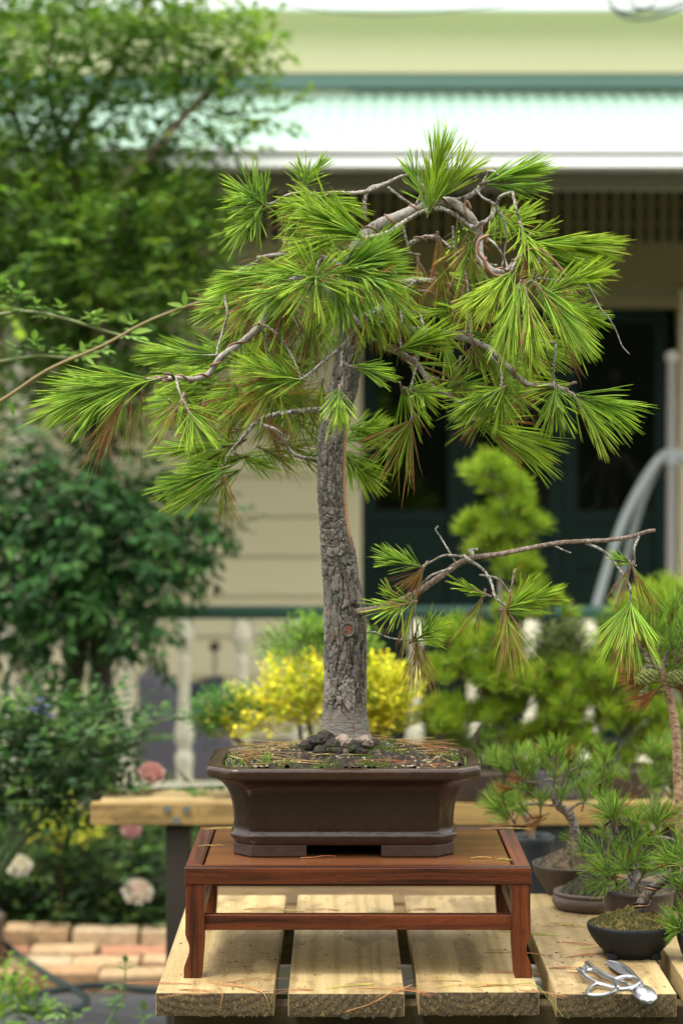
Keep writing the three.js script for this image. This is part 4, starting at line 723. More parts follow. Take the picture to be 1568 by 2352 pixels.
const T = [
  // far left end
  [318, 876, 205, 906, 0.12, 0.02, 140, 30, 120, 0, 0.12], [330, 874, 300, 892, 0.12, 0, 190, 38, 0, 0.6, 0.3],
  [300, 888, 262, 960, 0.12, 0.02, 140, 26, 34, 0.45, 0.3], [330, 878, 322, 930, 0.12, 0, 135, 22, 13, 0.4, 0.25], [250, 905, 215, 935, 0.12, 0.02, 110, 28, 34, 0.12, 0.25],
  [318, 874, 268, 862, 0.12, 0, 32, 22, 6, 0, 0], [372, 868, 322, 880, 0.12, 0.01, 80, 40, 14, 0, 0.3],
  [425, 928, 444, 964, 0.14, 0.02, 88, 44, 38, 0.08, 0.3], [418, 915, 400, 950, 0.12, 0.02, 110, 30, 14, 0.35, 0.35],
  [520, 820, 415, 815, -0.12, 0, 105, 24, 95, 0, 0.1], [540, 838, 450, 860, -0.22, 0, 110, 28, 80, 0.05, 0.2], [500, 870, 430, 900, -0.3, 0, 100, 34, 70, 0, 0.25],
  [690, 872, 612, 858, 0.14, 0.02, 95, 38, 95, 0.05, 0.22], [655, 868, 620, 900, 0.12, 0.02, 110, 46, 55, 0.3, 0.3], [640, 870, 560, 905, -0.1, 0.0, 110, 34, 60, 0.12, 0.3],
  [690, 622, 590, 640, 0.05, 0.04, 128, 17, 105, 0.02, 0.1], [660, 640, 580, 700, -0.05, 0, 100, 34, 65, 0.25, 0.25], [590, 600, 545, 650, -0.06, 0, 80, 38, 35, 0.2, 0.25],
  [732, 622, 722, 650, 0.12, 0.05, 122, 66, 105, 0.03, 0.32], [720, 640, 650, 668, 0.12, 0.03, 110, 34, 55, 0.05, 0.22],
  [775, 632, 826, 606, 0.12, 0.04, 128, 24, 120, 0, 0.16], [800, 625, 850, 640, 0.12, 0.05, 140, 34, 95, 0.02, 0.3], [760, 640, 790, 690, 0.1, 0.03, 120, 34, 75, 0.12, 0.3],
  [832, 546, 766, 512, 0.12, 0.03, 118, 28, 120, 0, 0.16], [800, 535, 720, 560, 0.06, 0.0, 100, 26, 55, 0.04, 0.2], [740, 452, 690, 470, 0.04, 0, 70, 40, 65, 0.05, 0.3],
  [612, 476, 580, 452, 0.0, 0.02, 88, 62, 80, 0, 0.3], [605, 480, 570, 512, 0.0, 0.02, 82, 44, 62, 0, 0.25], [700, 432, 704, 404, 0.02, 0, 58, 62, 46, 0, 0.1], [704, 412, 726, 390, 0.02, 0, 52, 28, 20, 0, 0.1],
  [712, 446, 770, 468, 0.03, 0, 84, 26, 55, 0, 0.18], [735, 470, 700, 500, 0.03, 0, 90, 40, 45, 0.05, 0.25],
  // crown top
  [985, 478, 1004, 384, 0.08, 0.01, 96, 27, 120, 0, 0.02], [985, 474, 952, 400, 0.07, 0, 62, 36, 40, 0, 0.05], [992, 472, 1048, 408, 0.08, 0, 90, 30, 62, 0, 0.06],
  [1112, 420, 1172, 402, 0.06, 0.02, 106, 19, 70, 0, 0.05], [1120, 424, 1190, 430, 0.05, 0, 72, 22, 30, 0, 0.14],
  [1196, 520, 1212, 566, 0.1, 0.02, 72, 44, 62, 0.04, 0.25], [1110, 545, 1172, 512, -0.1, 0, 82, 30, 70, 0, 0.06], [1205, 545, 1250, 525, 0.06, 0, 50, 26, 20, 0, 0],
  [1212, 558, 1302, 562, 0.08, 0.02, 132, 15, 95, 0, 0.03], [1230, 575, 1290, 600, 0.05, 0, 118, 20, 60, 0, 0.12], [1254, 676, 1322, 644, 0.13, 0.03, 86, 25, 72, 0, 0.06],
  [1176, 624, 1132, 668, 0.13, 0.03, 112, 24, 100, 0, 0.1], [1192, 655, 1176, 715, 0.14, 0.03, 132, 19, 90, 0.07, 0.05], [1205, 655, 1215, 720, 0.14, 0.03, 125, 24, 65, 0.05, 0.1],
  [1238, 660, 1292, 728, 0.14, 0.02, 120, 21, 100, 0.06, 0.1], [1290, 710, 1340, 722, 0.0, 0, 66, 34, 48, 0, 0.15], [1255, 690, 1320, 715, 0.02, 0, 76, 30, 48, 0, 0.15], [1262, 705, 1300, 790, 0.1, 0, 95, 10, 15, 0.8, 0.1],
  // middle right
  [918, 802, 966, 786, 0.05, 0.02, 92, 26, 80, 0, 0.12], [1062, 712, 1008, 716, 0.0, 0.02, 78, 18, 34, 0, 0.1], [935, 893, 968, 904, 0.05, 0.03, 74, 46, 58, 0, 0.25], [806, 841, 842, 850, 0.13, 0.02, 78, 22, 40, 0, 0.25],
  [779, 894, 779, 925, 0.15, 0.02, 86, 31, 52, 0, 0.08], [946, 964, 938, 992, 0.06, 0, 0, 20, 0, 0, 0.1],
  [790, 1010, 830, 1000, -0.26, 0, 84, 40, 95, 0, 0.12], [790, 1040, 826, 1078, -0.26, 0, 84, 38, 90, 0, 0.1], [800, 985, 835, 985, -0.22, 0, 70, 30, 40, 0, 0.12],
  [1152, 892, 1092, 924, 0.04, 0.02, 86, 32, 85, 0, 0.18], [1150, 896, 1150, 925, 0.04, 0, 86, 34, 42, 0.05, 0.15], [1092, 968, 1168, 1002, 0.02, 0.02, 140, 21, 95, 0.05, 0.18],
  [1275, 893, 1276, 925, 0.05, 0.02, 92, 36, 78, 0.05, 0.1], [1310, 908, 1380, 926, 0.05, 0.02, 116, 27, 54, 0, 0.28], [1320, 912, 1350, 955, 0.06, 0.03, 112, 22, 32, 0.04, 0.25],
  [1150, 870, 1190, 905, -0.3, 0, 70, 60, 80, 0, 0.1], [1110, 820, 1180, 850, -0.25, 0, 80, 48, 85, 0, 0.12],
  [1075, 770, 1120, 800, -0.05, 0, 110, 42, 75, 0.05, 0.25], [1160, 770, 1220, 790, -0.03, 0, 110, 34, 75, 0, 0.2], [1010, 900, 1060, 880, -0.02, 0, 70, 30, 34, 0, 0.1],
  // hanging between the arms
  [1005, 545, 1008, 580, 0.0, 0, 150, 20, 42, 0.5, 0.1], [1075, 575, 1080, 610, -0.03, 0, 140, 24, 55, 0.35, 0.1], [960, 600, 965, 640, -0.06, 0, 110, 34, 26, 0.5, 0.1], [1110, 600, 1108, 640, -0.06, 0, 120, 24, 40, 0.3, 0.12], [1050, 500, 1062, 530, 0.02, 0, 80, 38, 34, 0.3, 0.15],
  [880, 640, 905, 690, 0.02, 0, 120, 34, 62, 0.15, 0.25], [840, 650, 850, 700, 0.03, 0, 120, 36, 62, 0.25, 0.25], [1130, 470, 1150, 500, -0.02, 0, 70, 50, 34, 0.15, 0.15], [925, 735, 925, 760, 0.02, 0, 80, 26, 16, 0.8, 0.2],
  // middle left, behind
  [600, 700, 610, 740, -0.1, 0, 110, 48, 75, 0.15, 0.3], [660, 690, 650, 735, -0.06, 0, 110, 40, 65, 0.25, 0.3], [720, 720, 715, 760, -0.04, 0, 105, 36, 55, 0.25, 0.3], [740, 830, 700, 845, -0.05, 0, 70, 44, 40, 0.1, 0.2], [560, 740, 540, 770, -0.15, 0, 95, 44, 60, 0.15, 0.3], [620, 800, 640, 830, -0.05, 0, 95, 48, 60, 0.1, 0.3],
  [680, 880, 690, 915, -0.05, 0, 120, 34, 50, 0.35, 0.25], [600, 960, 620, 985, -0.1, 0, 120, 30, 18, 0.75, 0.25],
  [540, 890, 480, 905, -0.22, 0, 120, 34, 85, 0.04, 0.2], [610, 905, 560, 930, -0.24, 0, 120, 40, 85, 0.06, 0.22], [700, 900, 660, 925, -0.2, 0, 115, 44, 80, 0.08, 0.24], [470, 900, 420, 925, -0.26, 0, 105, 34, 75, 0, 0.2], [740, 880, 735, 920, -0.18, 0, 105, 40, 60, 0.1, 0.2], [660, 800, 610, 815, -0.2, 0, 120, 44, 80, 0.04, 0.2], [560, 690, 520, 700, -0.15, 0, 95, 44, 60, 0.1, 0.25],
  [560, 1050, 500, 1065, -0.2, 0, 120, 26, 85, 0, 0.12], [540, 1085, 470, 1120, -0.12, 0, 110, 26, 70, 0.02, 0.14], [600, 1030, 640, 1050, -0.2, 0, 70, 44, 45, 0.02, 0.2],
  // low left
  [530, 1022, 428, 1030, -0.05, 0, 92, 19, 85, 0, 0.08], [516, 1075, 432, 1106, -0.04, 0, 96, 23, 80, 0.02, 0.1], [512, 1080, 518, 1120, -0.04, 0, 110, 24, 20, 0.5, 0.15], [548, 1045, 596, 1062, -0.28, 0, 66, 40, 55, 0, 0.15], [690, 1050, 742, 1062, -0.1, 0, 62, 48, 40, 0.05, 0.2], [555, 1015, 500, 1045, -0.15, 0, 95, 34, 50, 0.1, 0.2],
  // low limb
  [962, 1302, 918, 1288, 0.09, 0.02, 70, 30, 62, 0, 0.02], [975, 1300, 962, 1320, 0.09, 0, 85, 34, 26, 0.7, 0.25], [945, 1384, 900, 1396, 0.1, 0.02, 70, 50, 46, 0.05, 0.12], [920, 1388, 905, 1372, 0.1, 0, 45, 26, 14, 0, 0],
  [945, 1390, 940, 1420, 0.08, 0, 95, 30, 16, 0.75, 0.2], [948, 1472, 978, 1456, 0.06, 0.02, 68, 54, 58, 0, 0.12], [955, 1468, 958, 1500, 0.06, 0, 120, 30, 30, 0.6, 0.2],
  [1116, 1366, 1074, 1350, 0.1, 0.02, 52, 20, 32, 0, 0.05], [1110, 1366, 1100, 1395, 0.1, 0, 95, 30, 14, 0.5, 0.25], [1160, 1398, 1222, 1376, 0.1, 0.03, 88, 25, 75, 0.02, 0.06], [1185, 1380, 1205, 1350, 0.08, 0, 48, 34, 14, 0.2, 0],
  [1160, 1398, 1165, 1430, 0.1, 0.02, 150, 24, 34, 0.5, 0.22], [1180, 1320, 1168, 1380, 0.11, 0, 120, 7, 7, 1, 0.2],
  [1450, 1296, 1420, 1284, 0.1, 0.02, 42, 26, 28, 0, 0], [1450, 1300, 1464, 1330, 0.1, 0, 100, 15, 22, 0.5, 0.1], [1448, 1300, 1434, 1325, 0.1, 0, 95, 24, 9, 0.6, 0.3], [1446, 1384, 1444, 1412, 0.1, 0.02, 158, 30, 62, 0.2, 0.12],
];
for (const t of T) if (t[8] > 0) tuft(tree, ...t);
// thinner sprays that fill the crown between the main tufts
for (const [x, y, w, h, n] of [[640, 560, 120, 60, 5], [700, 700, 130, 60, 7], [870, 600, 60, 60, 4], [590, 860, 110, 50, 6], [1000, 640, 110, 60, 6], [1110, 760, 120, 70, 7], [1240, 640, 70, 60, 4], [1010, 840, 90, 60, 4], [480, 960, 90, 50, 5], [640, 960, 90, 60, 4], [1080, 520, 60, 40, 3], [1200, 930, 120, 50, 5], [740, 470, 90, 40, 3]])
  for (let k = 0; k < n; k++) {
    const bx0 = x + rr(-w, w), by0 = y + rr(-h, h), a = rr(0.15, 2.99), l = rr(18, 40); // mostly hanging
    tuft(tree, bx0, by0, bx0 + Math.cos(a) * l, by0 + Math.sin(a) * l, rr(-0.2, 0.04), rr(-0.02, 0.03), rr(80, 125), rr(24, 44), Math.round(rr(14, 30)), rr(0.05, 0.5), rr(0.1, 0.3));
  }
// the hanging tuft whose needles are browned at the tips
tuft(tree, 946, 962, 940, 985, 0.06, 0, 150, 22, 16, 0.35, 0.04, { w: 0.0009 });
tuft(tree, 946, 964, 925, 985, 0.05, 0, 120, 24, 18, 0.25, 0.1, {});

// ---------------------------------------------------------------- smaller bonsai
// shared tuft shapes, needles one unit long, axis +y
function unitTuft(n, spread, w, cA, cB, brown = 0, segs = 3) {
  const bag = new Bag();
  for (let k = 0; k < n; k++) {
    const ang = spread * (0.1 + 0.9 * Math.sqrt(rnd())), az = rnd() * 6.283, t = rnd(), s = rr(0.7, 1.25), y = rnd();
    const d = V(Math.sin(ang) * Math.cos(az), Math.cos(ang), Math.sin(ang) * Math.sin(az)), dead = rnd() < brown;
    const c = dead ? [0.36 * s, 0.15 * s, 0.04 * s] : [mix(cA[0], cB[0], y) * s, mix(cA[1], cB[1], y) * s, mix(cA[2], cB[2], y) * s];
    for (let j = 0; j < 2; j++) needle(bag, V(0, t * 0.42 - 0.3, 0), d.clone().add(V(gauss(), gauss(), gauss()).multiplyScalar(0.05)).normalize(), rr(0.75, 1.08), w, rr(-0.02, 0.05), c, [c[0] * 1.25, c[1] * 1.1, c[2]], segs, 0.09);
  }
  stem(bag, [V(0, -0.55, 0), V(0, -0.2, 0), V(0, 0.12, 0)], t => mix(0.05, 0.022, t), { sides: 6, step: 0.05, jitter: 0.25, col: () => rnd() < 0.4 ? [0.3, 0.22, 0.15] : [0.12, 0.07, 0.04] });
  return bag.geo();
}
const nearTufts = [], farTufts = [], darkTufts = [];
for (let k = 0; k < 4; k++) { nearTufts.push(unitTuft(34, 0.85, 0.0115, [0.15, 0.36, 0.03], [0.36, 0.54, 0.035], 0.03)); darkTufts.push(unitTuft(30, 0.92, 0.0105, [0.12, 0.31, 0.03], [0.32, 0.5, 0.03], 0.02)); farTufts.push(unitTuft(60, 1.0, 0.014, [0.26, 0.48, 0.015], [0.46, 0.62, 0.02], 0.02, 2)); }
const brownTuft = unitTuft(26, 0.5, 0.013, [0.4, 0.2, 0.04], [0.42, 0.27, 0.06], 0.6);
const UP = V(0, 1, 0);
function putTuft(parent, geo, p, dir, L) {
  const m = part(parent, 'needle_tuft', geo, needleMat); m.position.copy(p).sub(parent.position); m.scale.setScalar(L);
  m.quaternion.setFromUnitVectors(UP, dir.clone().normalize()); m.rotateY(rnd() * 6.28); return m;
}
const soilMat = vcol(0.95);
function mound(rx, rz, h, cols, bumps = 1, fuzz = 0) { // soil or moss heap, top at h
  const bag = new Bag(), nr = 22, na = 60;
  for (let j = 0; j <= nr; j++) for (let s = 0; s < na; s++) {
    const t = j / nr, a = s / na * 6.283, x = Math.cos(a) * t * rx, z = Math.sin(a) * t * rz, n = fbm(x * 70 + 9, z * 70, 3, 3), f = vnoise(x * 420, z * 420, 4), y = h * Math.cos(t * 1.45) + bumps * (0.014 * (n - 0.5) * (1 - t * 0.5) + 0.004 * (f - 0.5));
    const c = cols[Math.floor(clamp(n * 1.6 - 0.3 + (f - 0.5) * 0.5, 0, 0.999) * cols.length)], w = 0.6 + 0.8 * f; bag.v(x, y, z, [c[0] * w, c[1] * w, c[2] * w]);
    if (j < nr) { const A = j * na + s, B = j * na + (s + 1) % na; bag.i.push(A, B, A + na, B, B + na, A + na); }
  }
  if (fuzz) for (let k = 0; k < fuzz; k++) { const t = Math.sqrt(rnd()), a = rnd() * 6.283, x = Math.cos(a) * t * rx, z = Math.sin(a) * t * rz, n = fbm(x * 70 + 9, z * 70, 3, 3), y = h * Math.cos(t * 1.45) + bumps * 0.014 * (n - 0.5) * (1 - t * 0.5), c = cols[Math.floor(rnd() * cols.length)]; needle(bag, V(x, y - 0.001, z), V(gauss() * 0.6, 1, gauss() * 0.6).normalize(), rr(0.003, 0.007), 0.0005, 0.3, c, [c[0] * 1.7, c[1] * 1.6, c[2] * 1.4], 2); }
  const g = bag.geo(); g.index.array.reverse(); g.computeVertexNormals(); return g;
}
function potGeo(prof, rx, rz) { const g = new THREE.LatheGeometry(prof.map(([r, y]) => new THREE.Vector2(r, y)), 64); g.scale(rx, 1, rz); g.computeVertexNormals(); return g; }
const trunkCol = () => { const n = rnd(); return n < 0.3 ? [0.1, 0.075, 0.055] : n < 0.75 ? [0.2, 0.165, 0.13] : [0.33, 0.29, 0.25]; };
const mossCols = [[0.028, 0.028, 0.005], [0.065, 0.05, 0.008], [0.045, 0.045, 0.006], [0.09, 0.062, 0.012]], soilCols = [[0.02, 0.015, 0.01], [0.06, 0.042, 0.025], [0.11, 0.075, 0.045], [0.035, 0.03, 0.015]];
// a potted tree standing at base: pot profile in metres, trunk as px points at depth Z
function potted(name, label, cat, group, base, prof, rx, rz, potMat, heap) {
  const o = thing(name, label, cat, [base.x, base.y, base.z], group);
  part(o, 'pot', potGeo(prof, rx, rz), potMat);
  if (heap) { const m = part(o, 'soil', mound(...heap.g), soilMat); m.position.y = heap.y; }
  return o;
}
const bowl = (r, h, foot = 0.7, lip = 0.006) => [[0.001, 0.004], [r * foot * 0.9, 0.004], [r * foot, 0], [r * foot, 0.006], [r * (foot + 0.1), h * 0.25], [r * 0.94, h * 0.68], [r * 0.985, h * 0.9], [r, h * 0.94], [r, h * 0.985], [r - lip * 0.4, h], [r - lip, h - 0.001], [r - lip * 1.4, h * 0.85], [r * 0.7, h * 0.5], [0.001, h * 0.45]];
const trunkOf = (o, list, Z, r0, r1, mat = twigMat, col = trunkCol) => local(o, 'trunk', stemGeo(list.map((q, i) => at(q[0], q[1], Z - (q[2] || 0))), t => mix(r0, r1, t), { sides: 12, step: 0.003, jitter: 0.16, col }), mat);
const twigOf = (o, list, Z, r0 = 0.0035, r1 = 0.0018) => local(o, 'branch', stemGeo(list.map(q => at(q[0], q[1], Z - (q[2] || 0))), t => mix(r0, r1, t), { sides: 7, step: 0.003, jitter: 0.22, col: trunkCol }), twigMat);
const z3 = (x, y) => [(1400 + x * 0.348) / 1.241, (2050 + y * 0.348) / 1.241];
const GRP = 'small bonsai beside the stand';
{ // brown bowl at the back of the bench, twisted dark trunk
  const b = onPlane(1305, 2050, TOP); const Z = -b.z;
  const o = potted('potted_pine', 'small pine with twisted trunk in brown bowl just right of the stand', 'bonsai', GRP, b, bowl(0.083, 0.068, 0.62), 1, 0.95, std(lin(0.05, 0.036, 0.025), 0.5, { bumpMap: clayBump, bumpScale: 0.001 }), { g: [0.077, 0.073, 0.045, soilCols, 2.0], y: 0.052 });
  trunkOf(o, [[1300, 1990], [1312, 1950], [1318, 1905], [1306, 1870], [1280, 1848], [1272, 1822], [1284, 1798], [1300, 1775]], Z, 0.014, 0.006, twigMat, () => rnd() < 0.55 ? [0.06, 0.045, 0.035] : [0.26, 0.22, 0.18]);
  for (const l of [[[1280, 1848], [1255, 1850], [1240, 1845]], [[1300, 1868], [1330, 1845], [1360, 1848], [1385, 1862]], [[1284, 1798], [1260, 1790], [1235, 1800]], [[1300, 1775], [1290, 1755], [1265, 1760]], [[1300, 1775], [1330, 1760], [1350, 1745]], [[1240, 1845], [1200, 1850], [1170, 1865]], [[1235, 1800], [1190, 1790], [1150, 1760]]]) twigOf(o, l, Z + 0.0);
  const L = [[70, 380, -0.4, 1], [190, 330, -0.1, 1], [250, 440, 0, 1], [330, 310, 0.1, 1], [420, 350, -0.2, 1], [470, 270, -0.1, 1], [540, 250, 0.2, 1], [560, 350, 0.3, 1], [640, 340, 0.1, 1], [740, 370, 0.2, 1], [150, 430, -0.7, 0.8], [400, 690, 0, 1], [570, 640, 0, 0.9], [300, 560, -0.5, 1], [700, 560, 0.4, 1], [640, 470, 0.4, 1], [980, 500, 0, 1.1], [930, 330, 0.1, 1], [870, 430, -0.2, 1], [820, 540, 0.2, 1], [130, 760, -0.6, 1.2, 1], [60, 740, -0.9, 1.2, 1], [180, 700, 0, 1, 1], [90, 650, -0.3, 1, 1], [270, 740, -0.9, 0.9], [740, 1080, -0.4, 0.9, 1], [680, 1000, -0.6, 0.9, 1], [760, 660, 0.2, 1], [880, 640, 0, 1.0], [520, 470, 0.1, 1], [340, 440, -0.3, 1], [240, 330, 0.3, 1], [20, 330, -0.2, 1]];
  for (const [x, y, t, s, dk] of L) { const [px, py] = z3(x, y); putTuft(o, (dk ? darkTufts : nearTufts)[Math.floor(rnd() * 4)], at(px, py, Z + rr(-0.05, 0.06)), V(t, 0.9, rr(-0.2, 0.5)), 0.05 * s); }
  for (const [x, y, t, u] of [[260, 490, -1, 0.1], [150, 570, -1, 0.1], [400, 800, -0.6, -0.2], [380, 850, -0.7, -0.4], [640, 340, 0.1, 1]]) { const [px, py] = z3(x, y); putTuft(o, brownTuft, at(px, py, Z - 0.02), V(t, u, 0.2), 0.042); }
}
{ // low grey brown tray
  const b = onPlane(1362, 2085, TOP);
  const o = potted('potted_pine', 'leaning little tree in low grey brown rounded tray between two taller pots', 'bonsai', GRP, b, [[0.001, 0.003], [0.072, 0.003], [0.078, 0], [0.086, 0.006], [0.091, 0.016], [0.09, 0.025], [0.085, 0.029], [0.085, 0.031], [0.088, 0.034], [0.087, 0.038], [0.081, 0.039], [0.078, 0.034], [0.06, 0.03], [0.001, 0.028]], 1, 0.8, std(lin(0.095, 0.066, 0.047), 0.55, { bumpMap: clayBump, bumpScale: 0.001 }), { g: [0.075, 0.06, 0.05, [[0.02, 0.022, 0.008], [0.04, 0.045, 0.01], [0.012, 0.01, 0.008], [0.06, 0.055, 0.02]], 2.2, 700], y: 0.026 });
  const Z = -b.z; trunkOf(o, [[1372, 2040], [1384, 1990], [1400, 1940], [1398, 1900], [1412, 1870]], Z, 0.010, 0.005, twigMat, () => rnd() < 0.6 ? [0.05, 0.04, 0.03] : [0.16, 0.13, 0.1]);
  for (const [px, py, t] of [[1412, 1865, 0], [1398, 1880, -0.6], [1428, 1872, 0.6], [1390, 1910, -0.9], [1402, 1850, -0.1], [1420, 1890, 0.8]]) putTuft(o, darkTufts[Math.floor(rnd() * 4)], at(px, py, Z + rr(-0.03, 0.03)), V(t, 0.8, rr(-0.2, 0.5)), 0.042);
}
{ // round plum brown pot
  const b = onPlane(1464, 2135, TOP), Z = -b.z;
  const o = potted('potted_pine', 'bushy pine in tall plum brown straight sided pot behind the black bowl', 'bonsai', GRP, b, [[0.001, 0.003], [0.06, 0.003], [0.064, 0], [0.066, 0.01], [0.071, 0.05], [0.0735, 0.078], [0.0765, 0.080], [0.0775, 0.084], [0.076, 0.0875], [0.072, 0.087], [0.069, 0.08], [0.06, 0.07], [0.001, 0.068]], 1, 0.92, std(lin(0.045, 0.03, 0.03), 0.45, { bumpMap: clayBump, bumpScale: 0.001 }), { g: [0.07, 0.064, 0.016, soilCols.concat([[0.08, 0.08, 0.015]]), 1], y: 0.070 });
  trunkOf(o, [[1450, 2062], [1446, 2036], [1456, 2000], [1460, 1966], [1468, 1940], [1480, 1915], [1465, 1895]], Z, 0.009, 0.004, twigMat, () => rnd() < 0.35 ? [0.08, 0.06, 0.05] : [0.34, 0.31, 0.28]);
  local(o, 'copper_wire', stemGeo([[1444, 2050], [1452, 2040], [1448, 2022], [1460, 2010], [1452, 1992], [1464, 1980]].map((q, i) => at(q[0], q[1], Z - 0.012 + 0.02 * (i % 2))), () => 0.0016, { sides: 6, step: 0.004, col: () => [1, 1, 1] }), wireMat);
  for (const l of [[[1456, 2000], [1430, 1992], [1405, 1998]], [[1460, 1966], [1440, 1940], [1420, 1930]], [[1468, 1940], [1500, 1925], [1530, 1925], [1560, 1935]], [[1480, 1915], [1460, 1890], [1420, 1880], [1400, 1872]], [[1456, 2000], [1490, 1985], [1520, 1980]]]) twigOf(o, l, Z, 0.005, 0.0025);
  const L = [[1000, 800, -0.2, 1.3], [990, 790, -0.9, 1.3], [1010, 790, 0.7, 1.3], [1360, 840, 0, 1.35], [1330, 830, -0.4, 1.2], [1400, 830, 0.5, 1.2], [1000, 1060, 0.2, 1.1], [1130, 1130, -0.1, 1.1], [1280, 1010, 0.3, 1.1], [870, 1230, -1.0, 1.1], [950, 1250, -0.8, 1.1], [1010, 1270, -0.2, 1.1], [1250, 1260, 0.5, 1.1], [1100, 1230, -0.5, 1.1], [1180, 1010, 0.6, 1.1], [900, 1110, -0.9, 1.1], [1160, 1180, 0.9, 1.1], [1060, 1330, -0.9, 1.0, -0.4], [930, 1330, -1, 1.1, -0.3], [1130, 1350, -0.3, 1, -0.9], [1180, 880, 0, 1.1]];
  for (const [x, y, t, s, up] of L) { const [px, py] = z3(x, y); putTuft(o, (rnd() < 0.7 ? darkTufts : nearTufts)[Math.floor(rnd() * 4)], at(px, py, Z + rr(-0.07, 0.03)), V(t, up ?? 0.9, rr(0, 0.6)), 0.052 * s); }
}
{ // black oval bowl with moss in front
  const b = onPlane(1450, 2196, TOP), Z = -b.z, blk = new THREE.MeshPhysicalMaterial({ color: lin(0.009, 0.010, 0.012), roughness: 0.6, specularIntensity: 0.6, bumpMap: clayBump, bumpScale: 0.0008 });
  const o = potted('potted_pine', 'wired dark trunk in low black oval bowl heaped with brown moss', 'bonsai', GRP, b, [[0.001, 0.012], [0.05, 0.012], [0.056, 0.009], [0.058, 0.013], [0.07, 0.026], [0.081, 0.041], [0.087, 0.053], [0.0885, 0.061], [0.0875, 0.066], [0.083, 0.066], [0.079, 0.06], [0.06, 0.05], [0.001, 0.045]], 1, 0.76, blk, { g: [0.083, 0.064, 0.032, mossCols, 2.3, 2600], y: 0.058 });
  for (const [sx, sz] of [[-1, -1], [1, -1], [-1, 1], [1, 1]]) { const g = new RoundedBoxGeometry(0.022, 0.014, 0.014, 2, 0.004); g.translate(sx * 0.042, 0.007, sz * 0.028); part(o, 'foot', g, blk); }
  { const g = potGeo([[0.03, 0.004], [0.05, 0.003], [0.056, 0.005], [0.056, 0.014], [0.03, 0.014]], 0.95, 0.7); part(o, 'foot_ring', g, blk); }
  const c = trunkOf(o, [[1458, 2130], [1462, 2108], [1470, 2080], [1486, 2055], [1506, 2034], [1532, 2020], [1556, 2014]], Z, 0.0135, 0.007, twigMat, () => rnd() < 0.6 ? [0.05, 0.04, 0.025] : [0.15, 0.11, 0.08]).geometry.userData.curve;
  const wire = (n, ph, mat) => { const wp = []; let u = null; for (let k = 0; k <= n * 16; k++) { const t = 0.12 + 0.85 * k / (n * 16), p = c.getPoint(t), d = c.getTangent(t).normalize(); if (!u) u = frame(d)[0]; u.addScaledVector(d, -u.dot(d)).normalize(); const w = V(0, 0, 0).crossVectors(d, u), a = k / 16 * 6.283 + ph, r = mix(0.0135, 0.007, t) + 0.001; wp.push(p.addScaledVector(u, Math.cos(a) * r).addScaledVector(w, Math.sin(a) * r)); } local(o, 'training_wire', stemGeo(wp, () => 0.002, { sides: 6, step: 0.003, col: () => [1, 1, 1] }), mat); };
  wire(3.2, 0, std(lin(0.012, 0.012, 0.013), 0.35)); wire(3.2, 0.9, wireMat);
  for (const l of [[[1556, 2014], [1575, 1990], [1568, 1960]], [[1532, 2020], [1545, 1990], [1552, 1965]]]) twigOf(o, l, Z, 0.005, 0.003);
  for (const [px, py, t, s] of [[1545, 1990, -0.5, 1.1], [1560, 1960, -0.3, 1.1], [1575, 1985, -0.6, 1.2], [1552, 2040, -0.5, 1.1], [1565, 2035, -0.1, 1.2], [1590, 2000, 0.2, 1.2], [1575, 1930, 0, 1.1], [1600, 1950, 0.3, 1.2], [1540, 1975, -0.9, 1]]) putTuft(o, darkTufts[Math.floor(rnd() * 4)], at(px, py, Z - 0.03 + rr(-0.03, 0.03)), V(t, 0.9, rr(0, 0.5)), 0.05 * s);
  { const p = at(1458, 2208 - 24, Z - 0.05), q = at(1522, 2120, Z - 0.05), d = q.clone().sub(p), l = d.length(), bag = new Bag(); needle(bag, p, d.normalize(), l, 0.0011, 0.02, [0.42, 0.22, 0.06], [0.36, 0.17, 0.05]); const m = local(o, 'fallen_needle', bag.geo(), vcol(0.6)); }
}
{ // pot cut by the right edge
  const b = onPlane(1612, 2205, TOP), Z = -b.z;
  const o = potted('potted_pine', 'dark round pot at the right edge with fresh green pine needles', 'bonsai', GRP, b, bowl(0.052, 0.058, 0.7), 1, 1, std(lin(0.03, 0.03, 0.033), 0.5), { g: [0.047, 0.047, 0.012, mossCols, 1, 400], y: 0.048 });
  trunkOf(o, [[1612, 2160], [1600, 2130], [1585, 2118], [1572, 2128]], Z, 0.008, 0.004);
  for (const [px, py, t, s, u] of [[1556, 2132, -0.5, 1.2, 0.9], [1560, 2130, -0.9, 1.1, 0.5], [1566, 2128, -0.1, 1.2, 1], [1575, 2120, 0.4, 1.2, 1], [1590, 2110, 0.2, 1.2, 1], [1600, 2120, 0.6, 1.2, 0.8], [1552, 2140, -0.9, 0.7, -0.2]]) putTuft(o, darkTufts[Math.floor(rnd() * 4)], at(px, py, Z + rr(-0.03, 0.01)), V(t, u, rr(0.1, 0.4)), 0.05 * s);
}
